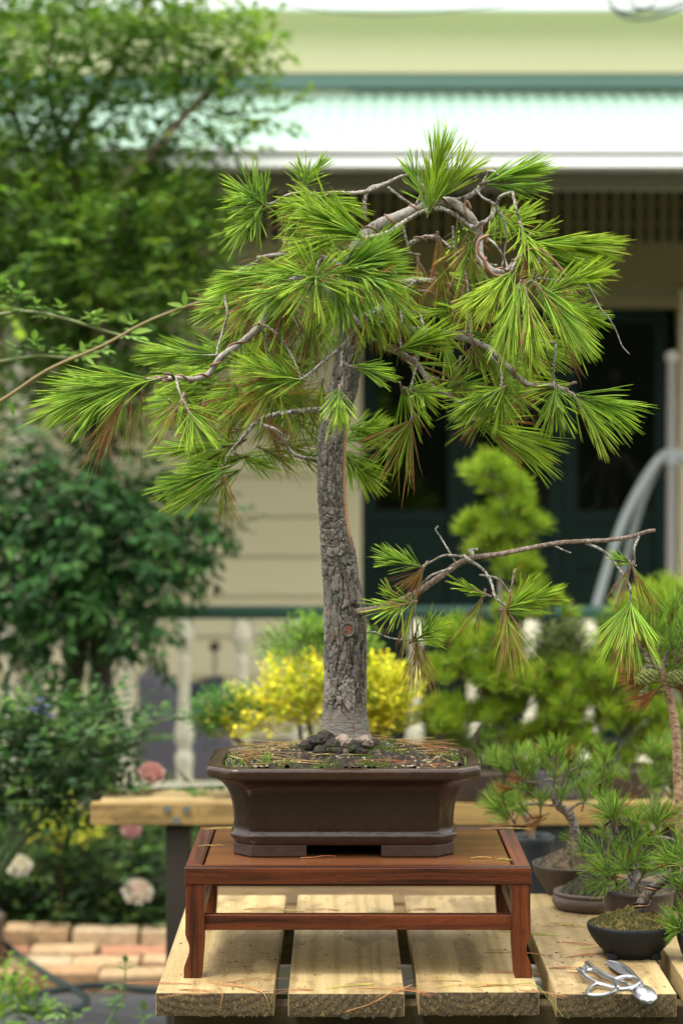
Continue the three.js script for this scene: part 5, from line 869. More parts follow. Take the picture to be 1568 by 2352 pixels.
{ // tall thin scaly trunk at the right edge
  const b = onPlane(1572, 2085, TOP), Z = -b.z;
  const o = potted('potted_pine', 'slender pine with bare tan scaly trunk rising along the right edge', 'bonsai', GRP, b, bowl(0.06, 0.07, 0.7), 1, 1, std(lin(0.06, 0.045, 0.04), 0.5), { g: [0.055, 0.055, 0.012, soilCols, 1], y: 0.06 });
  const scal = () => { const n = rnd(); return n < 0.3 ? [0.16, 0.085, 0.045] : n < 0.75 ? [0.36, 0.22, 0.13] : [0.46, 0.32, 0.2]; };
  trunkOf(o, [[1568, 2030], [1562, 1900], [1556, 1800], [1554, 1740], [1550, 1680], [1541, 1620], [1527, 1572], [1518, 1540]], Z, 0.0105, 0.0085, twigMat, scal);
  for (const l of [[[1518, 1540], [1505, 1515], [1500, 1490], [1498, 1470]], [[1518, 1540], [1530, 1505], [1545, 1470], [1560, 1440]], [[1518, 1540], [1490, 1530], [1470, 1545]], [[1527, 1560], [1560, 1572], [1600, 1580]], [[1518, 1540], [1480, 1500], [1450, 1470]]]) twigOf(o, l, Z, 0.005, 0.0025);
  for (const [px, py, t, u, s] of [[1498, 1468, -0.2, 1, 1.4], [1480, 1480, -0.6, 0.8, 1.3], [1520, 1455, 0.1, 1, 1.4], [1560, 1440, 0, 1, 1.5], [1545, 1420, -0.2, 1, 1.5], [1590, 1420, 0.3, 1, 1.5], [1450, 1470, -0.6, 0.7, 1.2], [1465, 1450, -0.3, 1, 1.3], [1540, 1480, -0.3, 0.8, 1.4], [1570, 1475, 0.3, 1, 1.4], [1505, 1500, -0.5, 0.6, 1.3], [1580, 1500, -0.3, 0.6, 1.3], [1480, 1520, -0.9, 0.2, 1.2], [1560, 1530, 0.5, 0.3, 1.3], [1500, 1420, 0, 1, 1.3]]) putTuft(o, nearTufts[Math.floor(rnd() * 4)], at(px, py, Z + rr(-0.06, 0.1)), V(t, u, rr(-0.2, 0.4)), 0.055 * s);
  for (const [px, py, t, u] of [[1475, 1555, -1, 0.15], [1480, 1570, -1, -0.1], [1470, 1545, -1, 0.3], [1500, 1590, -0.8, -0.6], [1560, 1580, 0.9, -0.1], [1490, 1600, -0.9, -0.3]]) putTuft(o, brownTuft, at(px, py, Z), V(t, u, 0.3), 0.06);
  // green cones
  for (const [px, py, r] of [[1482, 1556, 0.3], [1556, 1556, 0.05]]) {
    const bag = new Bag(), c = at(px, py, Z - 0.02);
    for (let k = 0; k < 90; k++) { const t = k / 90, a = k * 2.399, rad = 0.015 * Math.pow(Math.sin(Math.PI * (0.08 + 0.86 * t)), 0.7), x = (t - 0.5) * 0.046, ic = new THREE.IcosahedronGeometry(rr(0.003, 0.0042), 0).attributes.position, q = rr(0.6, 1.3), o2 = bag.p.length / 3; for (let i = 0; i < ic.count; i++) { bag.v(c.x + x + ic.getX(i), c.y + Math.cos(a) * rad + ic.getY(i) + x * r, c.z + Math.sin(a) * rad + ic.getZ(i), [0.2 * q, 0.22 * q, 0.06 * q]); bag.i.push(o2 + i); } }
    local(o, 'cone', bag.geo(), vcol(0.8));
  }
}
// pines on the back bench
const BGRP = 'bonsai along the back bench';
function pads(o, list, Z, geos, L) {
  for (const [px, py, rx, ry, n, rz = 0.09] of list) for (let k = 0; k < n; k++) {
    const d = V(gauss(), gauss(), gauss()).normalize().multiplyScalar(Math.cbrt(rnd())), p = at(px + d.x * rx, py - d.y * ry, Z); p.z += d.z * rz;
    putTuft(o, geos[Math.floor(rnd() * geos.length)], p, V(d.x * 0.8 + gauss() * 0.3, 0.75 + d.y * 0.5, d.z * 0.6 + gauss() * 0.3), L * rr(0.8, 1.2));
  }
}
function backPine(label, px, Zb, potR, potM, trunk, padList, L, geos = farTufts, Y = TOP, th = 0.012) {
  const b = at(px, 1800, Zb); b.y = Y;
  const o = potted('garden_pine', label, 'bonsai', BGRP, b, bowl(potR, 0.085, 0.75), 1, 0.85, potM, { g: [potR * 0.92, potR * 0.8, 0.02, soilCols, 1], y: 0.07 });
  trunkOf(o, trunk, Zb, th, th * 0.45); pads(o, padList, Zb, geos, L); return o;
}
const brownPot = std(lin(0.07, 0.05, 0.04), 0.5), greyPot = std(lin(0.12, 0.13, 0.15), 0.4);
backPine('bright green pine with stacked foliage pads rising behind the low limb', 1160, 5.62, 0.1, brownPot, [[1160, 1790], [1150, 1650], [1165, 1500], [1150, 1350], [1155, 1250], [1150, 1130], [1130, 1090]], [[1130, 1085, 48, 34, 14], [1165, 1115, 46, 40, 12], [1175, 1170, 44, 36, 13], [1105, 1205, 52, 34, 14], [1200, 1215, 50, 30, 13], [1150, 1240, 70, 36, 14], [1170, 1300, 62, 34, 14], [1215, 1350, 45, 34, 10], [1200, 1390, 60, 30, 9], [1260, 1400, 40, 30, 7]], 0.055);
backPine('wide yellow green pine directly right of the turned baluster', 1080, 5.58, 0.11, brownPot, [[1085, 1790], [1090, 1700], [1120, 1640], [1105, 1580], [1130, 1530]], [[1060, 1470, 56, 34, 15], [1120, 1480, 55, 36, 12], [1040, 1540, 50, 40, 13], [1110, 1545, 60, 40, 13], [1180, 1560, 50, 40, 12], [1010, 1650, 34, 42, 14], [1060, 1640, 40, 30, 8], [1130, 1640, 40, 26, 8]], 0.055);
backPine('dense green pine behind the tip of the low limb', 1290, 5.62, 0.11, greyPot, [[1290, 1790], [1280, 1720], [1320, 1680], [1300, 1620], [1330, 1560]], [[1240, 1560, 55, 46, 15], [1290, 1600, 60, 40, 15], [1350, 1570, 60, 50, 16], [1270, 1650, 60, 36, 13], [1360, 1640, 60, 40, 14], [1200, 1620, 40, 30, 8], [1330, 1690, 60, 26, 8], [1200, 1690, 40, 26, 6]], 0.055);
backPine('tall light green pine filling the gap left of the scaly trunk', 1440, 5.64, 0.11, brownPot, [[1440, 1790], [1450, 1700], [1430, 1620], [1470, 1550], [1480, 1450], [1500, 1380]], [[1520, 1370, 60, 36, 14], [1470, 1420, 60, 44, 16], [1430, 1490, 56, 46, 16], [1530, 1470, 60, 50, 14], [1410, 1560, 56, 44, 14], [1480, 1570, 60, 46, 14], [1440, 1640, 64, 40, 13], [1530, 1640, 60, 40, 12], [1490, 1700, 60, 26, 8], [1580, 1560, 40, 60, 8]], 0.058);
{ // darker inner growth low on the back bench pines
  const ps = scene.children.filter(c => c.name.startsWith('garden_pine'));
  const low = [[[1160, 1480, 40, 40, 6], [1150, 1700, 40, 40, 5]], [[1020, 1710, 40, 30, 6], [1080, 1700, 60, 36, 9], [1140, 1600, 40, 40, 6], [1100, 1740, 60, 24, 6]], [[1240, 1720, 60, 40, 9], [1320, 1730, 70, 34, 9], [1400, 1720, 50, 34, 6], [1300, 1540, 60, 40, 6]], [[1460, 1720, 60, 34, 8], [1540, 1710, 50, 40, 7], [1400, 1460, 40, 40, 5], [1560, 1420, 40, 40, 6]]];
  ps.forEach((o, i) => low[i] && pads(o, low[i], -o.position.z + 0.02, i % 2 ? darkTufts : farTufts.concat(darkTufts), 0.055));
}
backPine('low dark pine on the bench behind the round pots', 1505, 4.95, 0.085, brownPot, [[1505, 1905], [1500, 1850], [1520, 1800], [1505, 1770]], [[1470, 1790, 40, 26, 7, 0.06], [1530, 1760, 44, 30, 8, 0.06], [1545, 1820, 34, 26, 6, 0.06], [1500, 1730, 40, 22, 5, 0.06]], 0.055, darkTufts, LOW, 0.016);
{ const b = at(1225, 1990, 4.9); b.y = LOW; const o = potted('potted_pine', 'blue grey rimmed pot on the low bench beyond the stand corner', 'bonsai', GRP, b, [[0.001, 0.003], [0.05, 0.003], [0.055, 0], [0.062, 0.1], [0.07, 0.185], [0.075, 0.19], [0.075, 0.205], [0.069, 0.206], [0.066, 0.19], [0.06, 0.17], [0.001, 0.168]], 0.7, 0.7, std(lin(0.022, 0.026, 0.032), 0.3), { g: [0.045, 0.045, 0.02, mossCols, 1, 300], y: 0.172 }); trunkOf(o, [[1222, 1935], [1215, 1890], [1190, 1860], [1165, 1850]], 4.9, 0.009, 0.005); for (const [px, py, t] of [[1150, 1860, -0.5], [1172, 1850, 0], [1190, 1865, 0.3], [1135, 1850, -0.6], [1160, 1885, -0.7], [1150, 1835, -0.1]]) putTuft(o, darkTufts[Math.floor(rnd() * 4)], at(px, py, 4.9 + rr(-0.04, 0.04)), V(t, 0.9, rr(-0.2, 0.4)), 0.055); }
// leafy bushes on the back bench
const leafMat = new THREE.MeshPhysicalMaterial({ vertexColors: true, side: THREE.DoubleSide, roughness: 0.95, transmission: 0.36, thickness: 0, specularIntensity: 0.4 });
function cloud(bag, list, Z, n, len, wid, cols, { twig = 7, rz = 0.12, hang = 0, space = 0.5, up = 0.3 } = {}) {
  let tot = 0; for (const e of list) tot += e[2] * e[3];
  for (const [px, py, rx, ry, zz = 0, rzz] of list) {
    const m = Math.round(n * rx * ry / tot / twig);
    for (let k = 0; k < m; k++) {
      const d = V(gauss(), gauss(), gauss()).normalize().multiplyScalar(Math.pow(rnd(), 0.45)), p = at(px + d.x * rx, py - d.y * ry, Z - zz); p.z += d.z * (rzz || rz);
      const dir = V(d.x + gauss() * 0.5, d.y * 0.6 + up - hang + gauss() * 0.45, d.z + gauss() * 0.5).normalize(), q = rr(0.65, 1.35), c = cols[Math.floor(rnd() * cols.length)];
      for (let j = 0; j < twig; j++) {
        const s = rnd() < 0.5 ? 1 : -1, sd = V(0, 0, 0).crossVectors(dir, UP).normalize(), l = dir.clone().multiplyScalar(0.6).addScaledVector(sd, s * 0.8).add(V(gauss() * 0.35, gauss() * 0.35 - hang * 0.4, gauss() * 0.35)).normalize(), w = q * rr(0.8, 1.2);
        leaf(bag, p.clone().addScaledVector(dir, j * len * space), l, V(gauss() * 0.5, 1, gauss() * 0.5).normalize(), len * rr(0.7, 1.15), wid * rr(0.8, 1.15), [c[0] * w, c[1] * w, c[2] * w]);
      }
    }
  }
  return bag;
}
function bush(label, px, Zb, potR, potM, list, n, len, wid, cols, opt) {
  const b = at(px, 1800, Zb); b.y = TOP; const o = potted('potted_shrub', label, 'shrub', 'shrubs on the back bench', b, bowl(potR, 0.08, 0.75), 1, 0.85, potM, { g: [potR * 0.92, potR * 0.8, 0.02, soilCols, 1], y: 0.066 });
  const c0 = list[0]; trunkOf(o, [[px, 1790], [px + 10, 1740], [mix(px, c0[0], 0.6), 1690], [c0[0], c0[1] + 10]], Zb, 0.012, 0.005);
  const m = local(o, 'foliage', cloud(new Bag(), list, Zb, n, len, wid, cols, opt).geo(), leafMat); m.userData.kind = 'stuff'; return o;
}
bush('golden yellow leafy shrub glowing behind the trunk and pot', 740, 5.6, 0.12, brownPot, [[700, 1610, 110, 62, 0], [620, 1640, 90, 50], [780, 1620, 90, 70], [880, 1590, 66, 56], [920, 1610, 40, 50], [540, 1680, 60, 26], [860, 1660, 80, 40], [650, 1560, 40, 24], [740, 1550, 60, 22]], 9500, 0.018, 0.010, [[0.8, 0.70, 0.03], [0.72, 0.68, 0.03], [0.54, 0.60, 0.02], [0.82, 0.74, 0.06], [0.34, 0.46, 0.02]], { twig: 8, up: 0.6, rz: 0.1 });
bush('rounded mid green shrub behind the trunk, above the golden one', 690, 5.72, 0.08, greyPot, [[690, 1490, 76, 46], [760, 1485, 70, 50], [830, 1500, 30, 40], [640, 1515, 34, 22], [720, 1450, 50, 20]], 5200, 0.014, 0.007, [[0.15, 0.30, 0.02], [0.24, 0.40, 0.02], [0.10, 0.22, 0.02]], { twig: 8, up: 0.5, rz: 0.1 });
bush('small dark green conifer left of the golden shrub', 575, 5.6, 0.07, brownPot, [[510, 1635, 56, 34], [470, 1640, 28, 22], [550, 1620, 34, 26], [500, 1670, 50, 22]], 3600, 0.013, 0.006, [[0.06, 0.19, 0.02], [0.11, 0.28, 0.03], [0.05, 0.14, 0.02]], { twig: 8, up: 0.4, rz: 0.08 });
bush('grey green fine leaved shrub under the green handrail', 1290, 5.72, 0.07, greyPot, [[1290, 1480, 50, 40], [1260, 1520, 40, 30], [1330, 1510, 30, 36], [1310, 1450, 30, 16]], 3200, 0.014, 0.008, [[0.18, 0.24, 0.06], [0.27, 0.33, 0.09], [0.10, 0.14, 0.03]], { twig: 7, up: 0.3, rz: 0.08 });

// ---------------------------------------------------------------- garden on the left
const greens = [[0.10, 0.22, 0.018], [0.15, 0.29, 0.018], [0.075, 0.18, 0.022], [0.22, 0.34, 0.02]], glossy = [[0.032, 0.115, 0.022], [0.045, 0.15, 0.026], [0.026, 0.09, 0.022], [0.075, 0.19, 0.03]];
function limb(o, list, Z, r0, r1, col) { return local(o, 'limb', stemGeo(list.map((q, i) => at(q[0], q[1], Z - (q[2] || 0))), t => mix(r0, r1, t), { sides: 9, step: 0.02, jitter: 0.08, col }), vcol(0.9)); }
{
  const Z = 7.7, b = at(235, 2159, Z); b.y = 0; const o = thing('garden_tree', 'tall airy tree with small bright green leaves in front of the veranda roof', 'tree', [b.x, 0, b.z]);
  const dk = () => { const w = rr(0.7, 1.2); return [0.06 * w, 0.045 * w, 0.035 * w]; }, pk = () => { const w = rr(0.8, 1.15); return [0.28 * w, 0.2 * w, 0.15 * w]; };
  local(o, 'trunk', stemGeo([V(b.x, 0, b.z), at(236, 1800, Z), at(230, 1400, Z), at(228, 1100, Z), at(215, 880, Z)], t => mix(0.055, 0.035, t), { sides: 12, step: 0.03, jitter: 0.07, col: dk }), vcol(0.9));
  limb(o, [[215, 880], [170, 640], [150, 500], [150, 345], [235, 205], [330, 25], [370, -90]], Z, 0.033, 0.008, dk);
  limb(o, [[218, 890], [245, 620], [272, 430], [350, 350], [450, 240], [530, 170], [580, 120]], Z - 0.2, 0.03, 0.006, pk);
  limb(o, [[165, 620], [90, 440], [40, 280], [0, 200], [-60, 60]], Z, 0.02, 0.007, dk); limb(o, [[215, 880], [150, 760], [40, 640], [-60, 560]], Z, 0.02, 0.008, dk);
  limb(o, [[222, 860], [300, 740], [380, 660], [450, 600]], Z - 0.1, 0.018, 0.006, dk); limb(o, [[150, 345], [110, 200], [130, 40], [140, -80]], Z + 0.1, 0.014, 0.006, dk); limb(o, [[450, 240], [540, 260], [640, 250]], Z - 0.2, 0.008, 0.003, dk);
  const list = [[70, 90, 170, 130, 0, 0.5], [250, 70, 160, 120, 0.1, 0.5], [400, 90, 130, 100, 0.1, 0.4], [510, 110, 80, 80, 0.2, 0.3], [590, 60, 60, 30, 0.2, 0.2], [560, 190, 70, 34, 0.2, 0.2], [590, 262, 60, 24, 0.2, 0.15], [490, 290, 80, 50, 0.2, 0.3], [40, 290, 130, 90, 0, 0.4], [220, 235, 130, 50, 0, 0.4], [360, 220, 110, 70, 0.1, 0.4], [200, 360, 190, 60, 0, 0.4], [400, 370, 80, 46, 0.1, 0.3], [90, 480, 180, 110, 0, 0.5], [290, 480, 170, 110, 0.1, 0.5], [420, 480, 80, 80, 0.1, 0.3], [100, 640, 180, 110, 0, 0.5], [300, 640, 180, 110, 0.1, 0.5], [420, 630, 90, 80, 0.1, 0.3], [120, 800, 180, 90, 0, 0.5], [330, 790, 150, 90, 0, 0.4], [80, 930, 90, 60, 0, 0.4], [350, 930, 120, 60, 0, 0.3], [-80, 400, 120, 420, 0, 0.5], [60, 700, 130, 120, 0.2, 0.4], [250, 720, 190, 120, 0.2, 0.4], [200, 560, 230, 90, 0.3, 0.4], [420, 560, 70, 110, 0.2, 0.3], [200, 900, 200, 70, 0.1, 0.4]];
  const m = local(o, 'crown', cloud(new Bag(), list, Z, 26000, 0.053, 0.022, greens, { twig: 9, hang: 0.1, space: 0.42 }).geo(), leafMat); m.userData.kind = 'stuff';
}
{
  const Z = 7.45, b = at(150, 2300, Z); b.y = 0; const o = thing('garden_tree', 'lower dense tree with dark glossy leaves and black forked trunk', 'tree', [b.x, 0, b.z]);
  const dk = () => { const w = rr(0.7, 1.2); return [0.035 * w, 0.028 * w, 0.022 * w]; };
  local(o, 'trunk', stemGeo([V(b.x, 0, b.z), at(152, 1900, Z), at(158, 1640, Z), at(178, 1500, Z), at(192, 1420, Z), at(190, 1340, Z)], t => mix(0.05, 0.034, t), { sides: 12, step: 0.02, jitter: 0.09, col: dk }), vcol(0.9));
  for (const l of [[[182, 1480], [110, 1420], [40, 1385], [-60, 1370]], [[190, 1420], [260, 1350], [320, 1280], [400, 1220]], [[190, 1345], [200, 1240], [190, 1140], [220, 1060]], [[190, 1345], [120, 1260], [60, 1160]]]) limb(o, l, Z, 0.024, 0.007, dk);
  const list = [[190, 1130, 200, 80, 0, 0.35], [330, 1180, 120, 80, 0, 0.3], [80, 1220, 120, 90, 0, 0.35], [250, 1260, 170, 100, 0.1, 0.35], [370, 1290, 60, 60, 0.1, 0.25], [90, 1360, 130, 90, 0, 0.35], [260, 1390, 100, 60, 0.1, 0.3], [330, 1400, 40, 40, 0.1, 0.2], [440, 1180, 50, 40, 0.1, 0.2], [488, 1250, 22, 46, 0.1, 0.15], [310, 1465, 40, 26, 0.1, 0.2], [30, 1470, 90, 50, 0, 0.3], [220, 1470, 50, 30, 0, 0.2], [160, 1030, 110, 50, 0, 0.3], [-100, 1250, 110, 200, 0, 0.3]];
  const m = local(o, 'crown', cloud(new Bag(), list, Z, 11000, 0.056, 0.022, glossy, { twig: 8, hang: 0.5, space: 0.45 }).geo(), leafMat); m.userData.kind = 'stuff';
}
// a rose: rings of cupped petals
function rose(parent, p, r, cols, face = V(0.2, 0.8, 0.6)) {
  const g = new THREE.Group(); g.name = 'rose_flower'; g.position.copy(p).sub(parent.position); g.quaternion.setFromUnitVectors(UP, face.clone().normalize()); parent.add(g);
  const N = [3, 4, 5, 6, 7], OP = [0.1, 0.3, 0.55, 0.85, 1.2];
  for (let ring = 0; ring < 5; ring++) for (let k = 0; k < N[ring]; k++) {
    const bag = new Bag(), a = (k + ring * 0.37) / N[ring] * 6.283 + gauss() * 0.12, open = OP[ring] + gauss() * 0.07, n = 5, L = r * mix(0.95, 1.0, ring / 4), W = r * mix(0.6, 0.95, ring / 4), c = cols[Math.min(cols.length - 1, Math.floor(ring / 2))], q = rr(0.92, 1.05);
    for (let j = 0; j <= n; j++) for (let i = -2; i <= 2; i++) {
      const t = j / n, s = i / 2, w = W * Math.sin(Math.PI * (0.1 + 0.66 * t)) * s, out = Math.sin(open) * L * Math.pow(t, 0.75) * (1 - 0.25 * t * t * Math.cos(open)), rad = r * 0.05 + out - 0.28 * W * s * s * (ring < 2 ? 1.3 : 0.7), y = L * Math.cos(open) * t + 0.1 * W * s * s;
      bag.v(Math.cos(a) * rad - Math.sin(a) * w, y, Math.sin(a) * rad + Math.cos(a) * w, [c[0] * q, c[1] * q, c[2] * q]); if (j < n && i < 2) { const A = j * 5 + i + 2; bag.i.push(A, A + 1, A + 5, A + 1, A + 6, A + 5); }
    }
    part(g, 'petal', bag.geo(), leafMat);
  }
  { const b = new Bag(), c = cols[0]; stem(b, [V(0, 0, 0), V(0, r * 0.4, 0), V(0, r * 0.8, 0)], t => r * (0.3 - 0.16 * t), { sides: 9, step: r * 0.2, jitter: 0.1, col: () => c }); part(g, 'bud', b.geo(), leafMat); }
  return g;
}
const roseGreen = [[0.032, 0.095, 0.016], [0.05, 0.13, 0.02], [0.022, 0.07, 0.016], [0.1, 0.2, 0.028]];
function cane(o, list, Z, r, col, leaves = 0, sz = 0.045, from = 0.1, cols = roseGreen) {
  const g = stemGeo(list.map(q => q.isVector3 ? q : at(q[0], q[1], Z - (q[2] || 0))), t => r * (1 - 0.45 * t), { sides: 8, step: 0.02, jitter: 0.04, col: () => col });
  local(o, 'cane', g, vcol(0.6)); const bag = new Bag(), c = g.userData.curve;
  for (let k = 0; k < leaves; k++) {
    const t = from + (1 - from) * (k + rnd() * 0.5) / leaves, p = c.getPoint(Math.min(1, t)), d = V(gauss(), rr(-0.2, 0.9), gauss() + 0.3).normalize(), st = d.clone().multiplyScalar(sz * 0.5), q = rr(0.7, 1.3), cc = cols[Math.floor(rnd() * cols.length)].map(x => x * q), side = V(0, 0, 0).crossVectors(d, UP).normalize();
    const tip = p.clone().add(st), tip2 = p.clone().addScaledVector(d, sz * 1.1);
    stem(bag, [p, tip, tip2], () => 0.001, { sides: 4, step: 0.02, col: () => cc });
    leaf(bag, tip2, d, V(gauss() * 0.3, 1, 0.2).normalize(), sz, sz * 0.5, cc);
    for (const s of [-1, 1]) { leaf(bag, tip, d.clone().multiplyScalar(0.5).addScaledVector(side, s).normalize(), V(gauss() * 0.3, 1, 0.2).normalize(), sz * 0.9, sz * 0.46, cc); if (rnd() < 0.7) leaf(bag, tip2.clone().lerp(tip, 0.15), d.clone().multiplyScalar(0.6).addScaledVector(side, s).normalize(), UP, sz * 0.85, sz * 0.44, cc); }
  }
  if (leaves) { const m = local(o, 'leaves', bag.geo(), leafMat); m.userData.kind = 'stuff'; }
}
{ // climbing rose whose long cane crosses in front of the tree
  const o = thing('climbing_rose', 'long tan rose cane slanting up across the left side with narrow leaflets', 'rose', [-1.15, 0, -4.5]), tan = [0.22, 0.155, 0.055], gr = [0.16, 0.19, 0.06];
  const lo = [[0.17, 0.33, 0.04], [0.22, 0.36, 0.06], [0.13, 0.27, 0.03]];
  cane(o, [V(-1.15, 0, -4.5), V(-1.2, 0.8, -4.5), [-190, 1020], [0, 922], [110, 850], [240, 792], [340, 738], [440, 700], [500, 682], [540, 668]], 4.35, 0.0044, tan, 0);
  const bag = new Bag();
  for (const [px, py, dx, dy, l] of [[425, 706, 0, -1, 48], [425, 706, -1, -0.35, 45], [425, 706, -0.9, 0.35, 40], [470, 690, 0.4, -1, 42], [470, 695, 0.9, 0.6, 50], [470, 695, -0.3, 0.8, 35], [300, 765, 1, -0.25, 55], [195, 818, -0.2, -1, 45], [195, 818, 0.7, 0.5, 35], [195, 818, 0.9, -0.1, 40], [530, 670, 0.9, -0.3, 45], [20, 915, 0.3, 0.9, 40], [460, 690, 0.8, -0.1, 40], [150, 845, 0.9, 0.7, 40]]) leaf(bag, at(px, py, 4.35), V(dx, -dy, rr(-0.2, 0.3)).normalize(), V(gauss() * 0.3, 0.5, 1).normalize(), l * 4.35 / F, l * 0.3 * 4.35 / F, lo[Math.floor(rnd() * 3)]);
  local(o, 'leaflets', bag.geo(), leafMat).userData.kind = 'stuff';
  cane(o, [V(-1.15, 0, -4.5), V(-1.3, 0.9, -4.6), [-150, 740], [0, 722], [70, 716], [160, 735], [240, 760], [330, 785]], 4.6, 0.0055, gr, 12, 0.036, 0.55, lo);
  cane(o, [V(-1.15, 0, -4.5), V(-1.3, 0.9, -4.6), [-120, 840], [0, 830], [90, 818], [180, 822], [250, 800]], 4.7, 0.005, gr, 9, 0.036, 0.6, lo);
  cane(o, [V(-1.15, 0, -4.5), V(-1.3, 1.0, -4.6), [-120, 700], [0, 680], [60, 690]], 4.7, 0.004, gr, 16, 0.036, 0.6, lo);
}
{ // rose bush at the bench end
  const o = thing('rose_bush', 'rose bush with fresh leafy shoots and one pink bloom before the balusters', 'rose', [-1.35, 0, -5.9]), gr = [0.1, 0.15, 0.05];
  const base = V(-1.35, 0, -5.9);
  for (const [l, n] of [[[[60, 1900], [120, 1780], [230, 1700], [330, 1665], [440, 1648], [560, 1672]], 16], [[[40, 1900], [100, 1800], [200, 1720], [300, 1740], [340, 1790]], 14], [[[80, 1900], [160, 1830], [280, 1815], [380, 1812], [520, 1805]], 18], [[[30, 1900], [60, 1760], [90, 1660], [100, 1610]], 14], [[[80, 1900], [150, 1760], [200, 1690], [240, 1640]], 14], [[[20, 1900], [0, 1750], [-20, 1640]], 12], [[[60, 1900], [200, 1860], [260, 1830], [300, 1830]], 12]]) cane(o, [base, at(-60, 2100, 5.9), ...l.map(q => at(q[0], q[1], 5.85 - 0.25 * rnd()))], 5.8, 0.005, gr, n, 0.04, 0.42);
  const m = local(o, 'foliage', cloud(new Bag(), [[60, 1720, 110, 70], [180, 1740, 100, 60], [60, 1840, 120, 60], [200, 1820, 90, 40], [280, 1690, 60, 40], [110, 1650, 60, 40], [230, 1640, 40, 30], [-60, 1760, 90, 130]], 5.9, 3600, 0.042, 0.022, roseGreen, { twig: 6, rz: 0.25 }).geo(), leafMat); m.userData.kind = 'stuff';
  rose(o, at(347, 1783, 5.72), 0.04, [[0.74, 0.42, 0.38], [0.78, 0.5, 0.46], [0.8, 0.56, 0.52]]);
  for (const [px, py] of [[92, 1610], [104, 1625], [80, 1632], [98, 1640], [115, 1648]]) { const bag = new Bag(); for (let k = 0; k < 6; k++) { const a = k / 6 * 6.283; leaf(bag, at(px, py, 5.7), V(Math.cos(a), 0.35, Math.sin(a)).normalize(), UP, 0.022, 0.018, [0.17, 0.13, 0.5]); } local(o, 'violet_flower', bag.geo(), leafMat); }
}
{ // shaded bed under the bench with pale roses
  const o = thing('rose_bush', 'shaded rose bush below the bench carrying two cream white blooms', 'rose', [-0.75, 0, -7.25]), base = V(-0.75, 0, -7.25);
  for (const l of [[[40, 2050], [42, 1995]], [[250, 2120], [312, 2055]], [[300, 2000], [300, 1915]], [[120, 2050], [100, 1950]]]) cane(o, [base, ...l.map(q => at(q[0], q[1], 7.1))], 7.1, 0.006, [0.05, 0.08, 0.03], 8, 0.04, 0.3);
  const m = local(o, 'foliage', cloud(new Bag(), [[60, 1960, 120, 70], [220, 1960, 130, 70], [340, 1980, 60, 80], [120, 2080, 150, 60], [290, 2080, 110, 60], [360, 2110, 60, 50], [20, 2120, 60, 50], [-80, 2040, 90, 120], [440, 2040, 60, 90]], 7.2, 5600, 0.045, 0.024, [[0.045, 0.12, 0.018], [0.07, 0.16, 0.02], [0.035, 0.085, 0.018], [0.11, 0.18, 0.03]], { twig: 6, rz: 0.3 }).geo(), leafMat); m.userData.kind = 'stuff';
  rose(o, at(42, 1995, 6.8), 0.047, [[0.8, 0.76, 0.56], [0.83, 0.8, 0.68], [0.84, 0.82, 0.74]]); rose(o, at(314, 2056, 6.85), 0.055, [[0.8, 0.66, 0.55], [0.82, 0.76, 0.66], [0.84, 0.8, 0.72]]); rose(o, at(300, 1912, 6.95), 0.036, [[0.6, 0.3, 0.3], [0.65, 0.4, 0.38]]);
}
{ const o = thing('golden_shrub', 'small yellow green shrub in the shaded garden bed', 'shrub', [at(135, 1900, 7.05).x, 0, -7.05]);
  local(o, 'stem', stemGeo([V(at(135, 1900, 7.05).x, 0, -7.05), at(140, 2050, 7.05), at(135, 1930, 7.05)], () => 0.008, { sides: 7, step: 0.03, col: () => [0.1, 0.07, 0.04] }), vcol(0.9));
  local(o, 'foliage', cloud(new Bag(), [[120, 1900, 50, 26], [165, 1915, 46, 22], [200, 1930, 30, 14], [140, 1880, 24, 20]], 6.9, 900, 0.024, 0.012, [[0.42, 0.44, 0.02], [0.3, 0.38, 0.02], [0.5, 0.48, 0.03]], { twig: 7, rz: 0.08, up: 0.4 }).geo(), leafMat).userData.kind = 'stuff'; }
{ // grass under the bed and by the path
  const bag = new Bag(); for (let k = 0; k < 9000; k++) { const x = rr(-2.6, 1.6), z = -rr(6.95, 7.6), s = rr(0.6, 1.3); needle(bag, V(x, 0, z), V(gauss() * 0.4, 1, gauss() * 0.4).normalize(), rr(0.05, 0.16), 0.0022, 1.0, [0.05 * s, 0.11 * s, 0.012 * s], [0.09 * s, 0.18 * s, 0.02 * s], 2); }
  const m = single('grass_strip', bag.geo(), vcol(0.8), 'strip of unmown grass along the back of the brick edging', 'grass'); m.userData.kind = 'stuff';
}
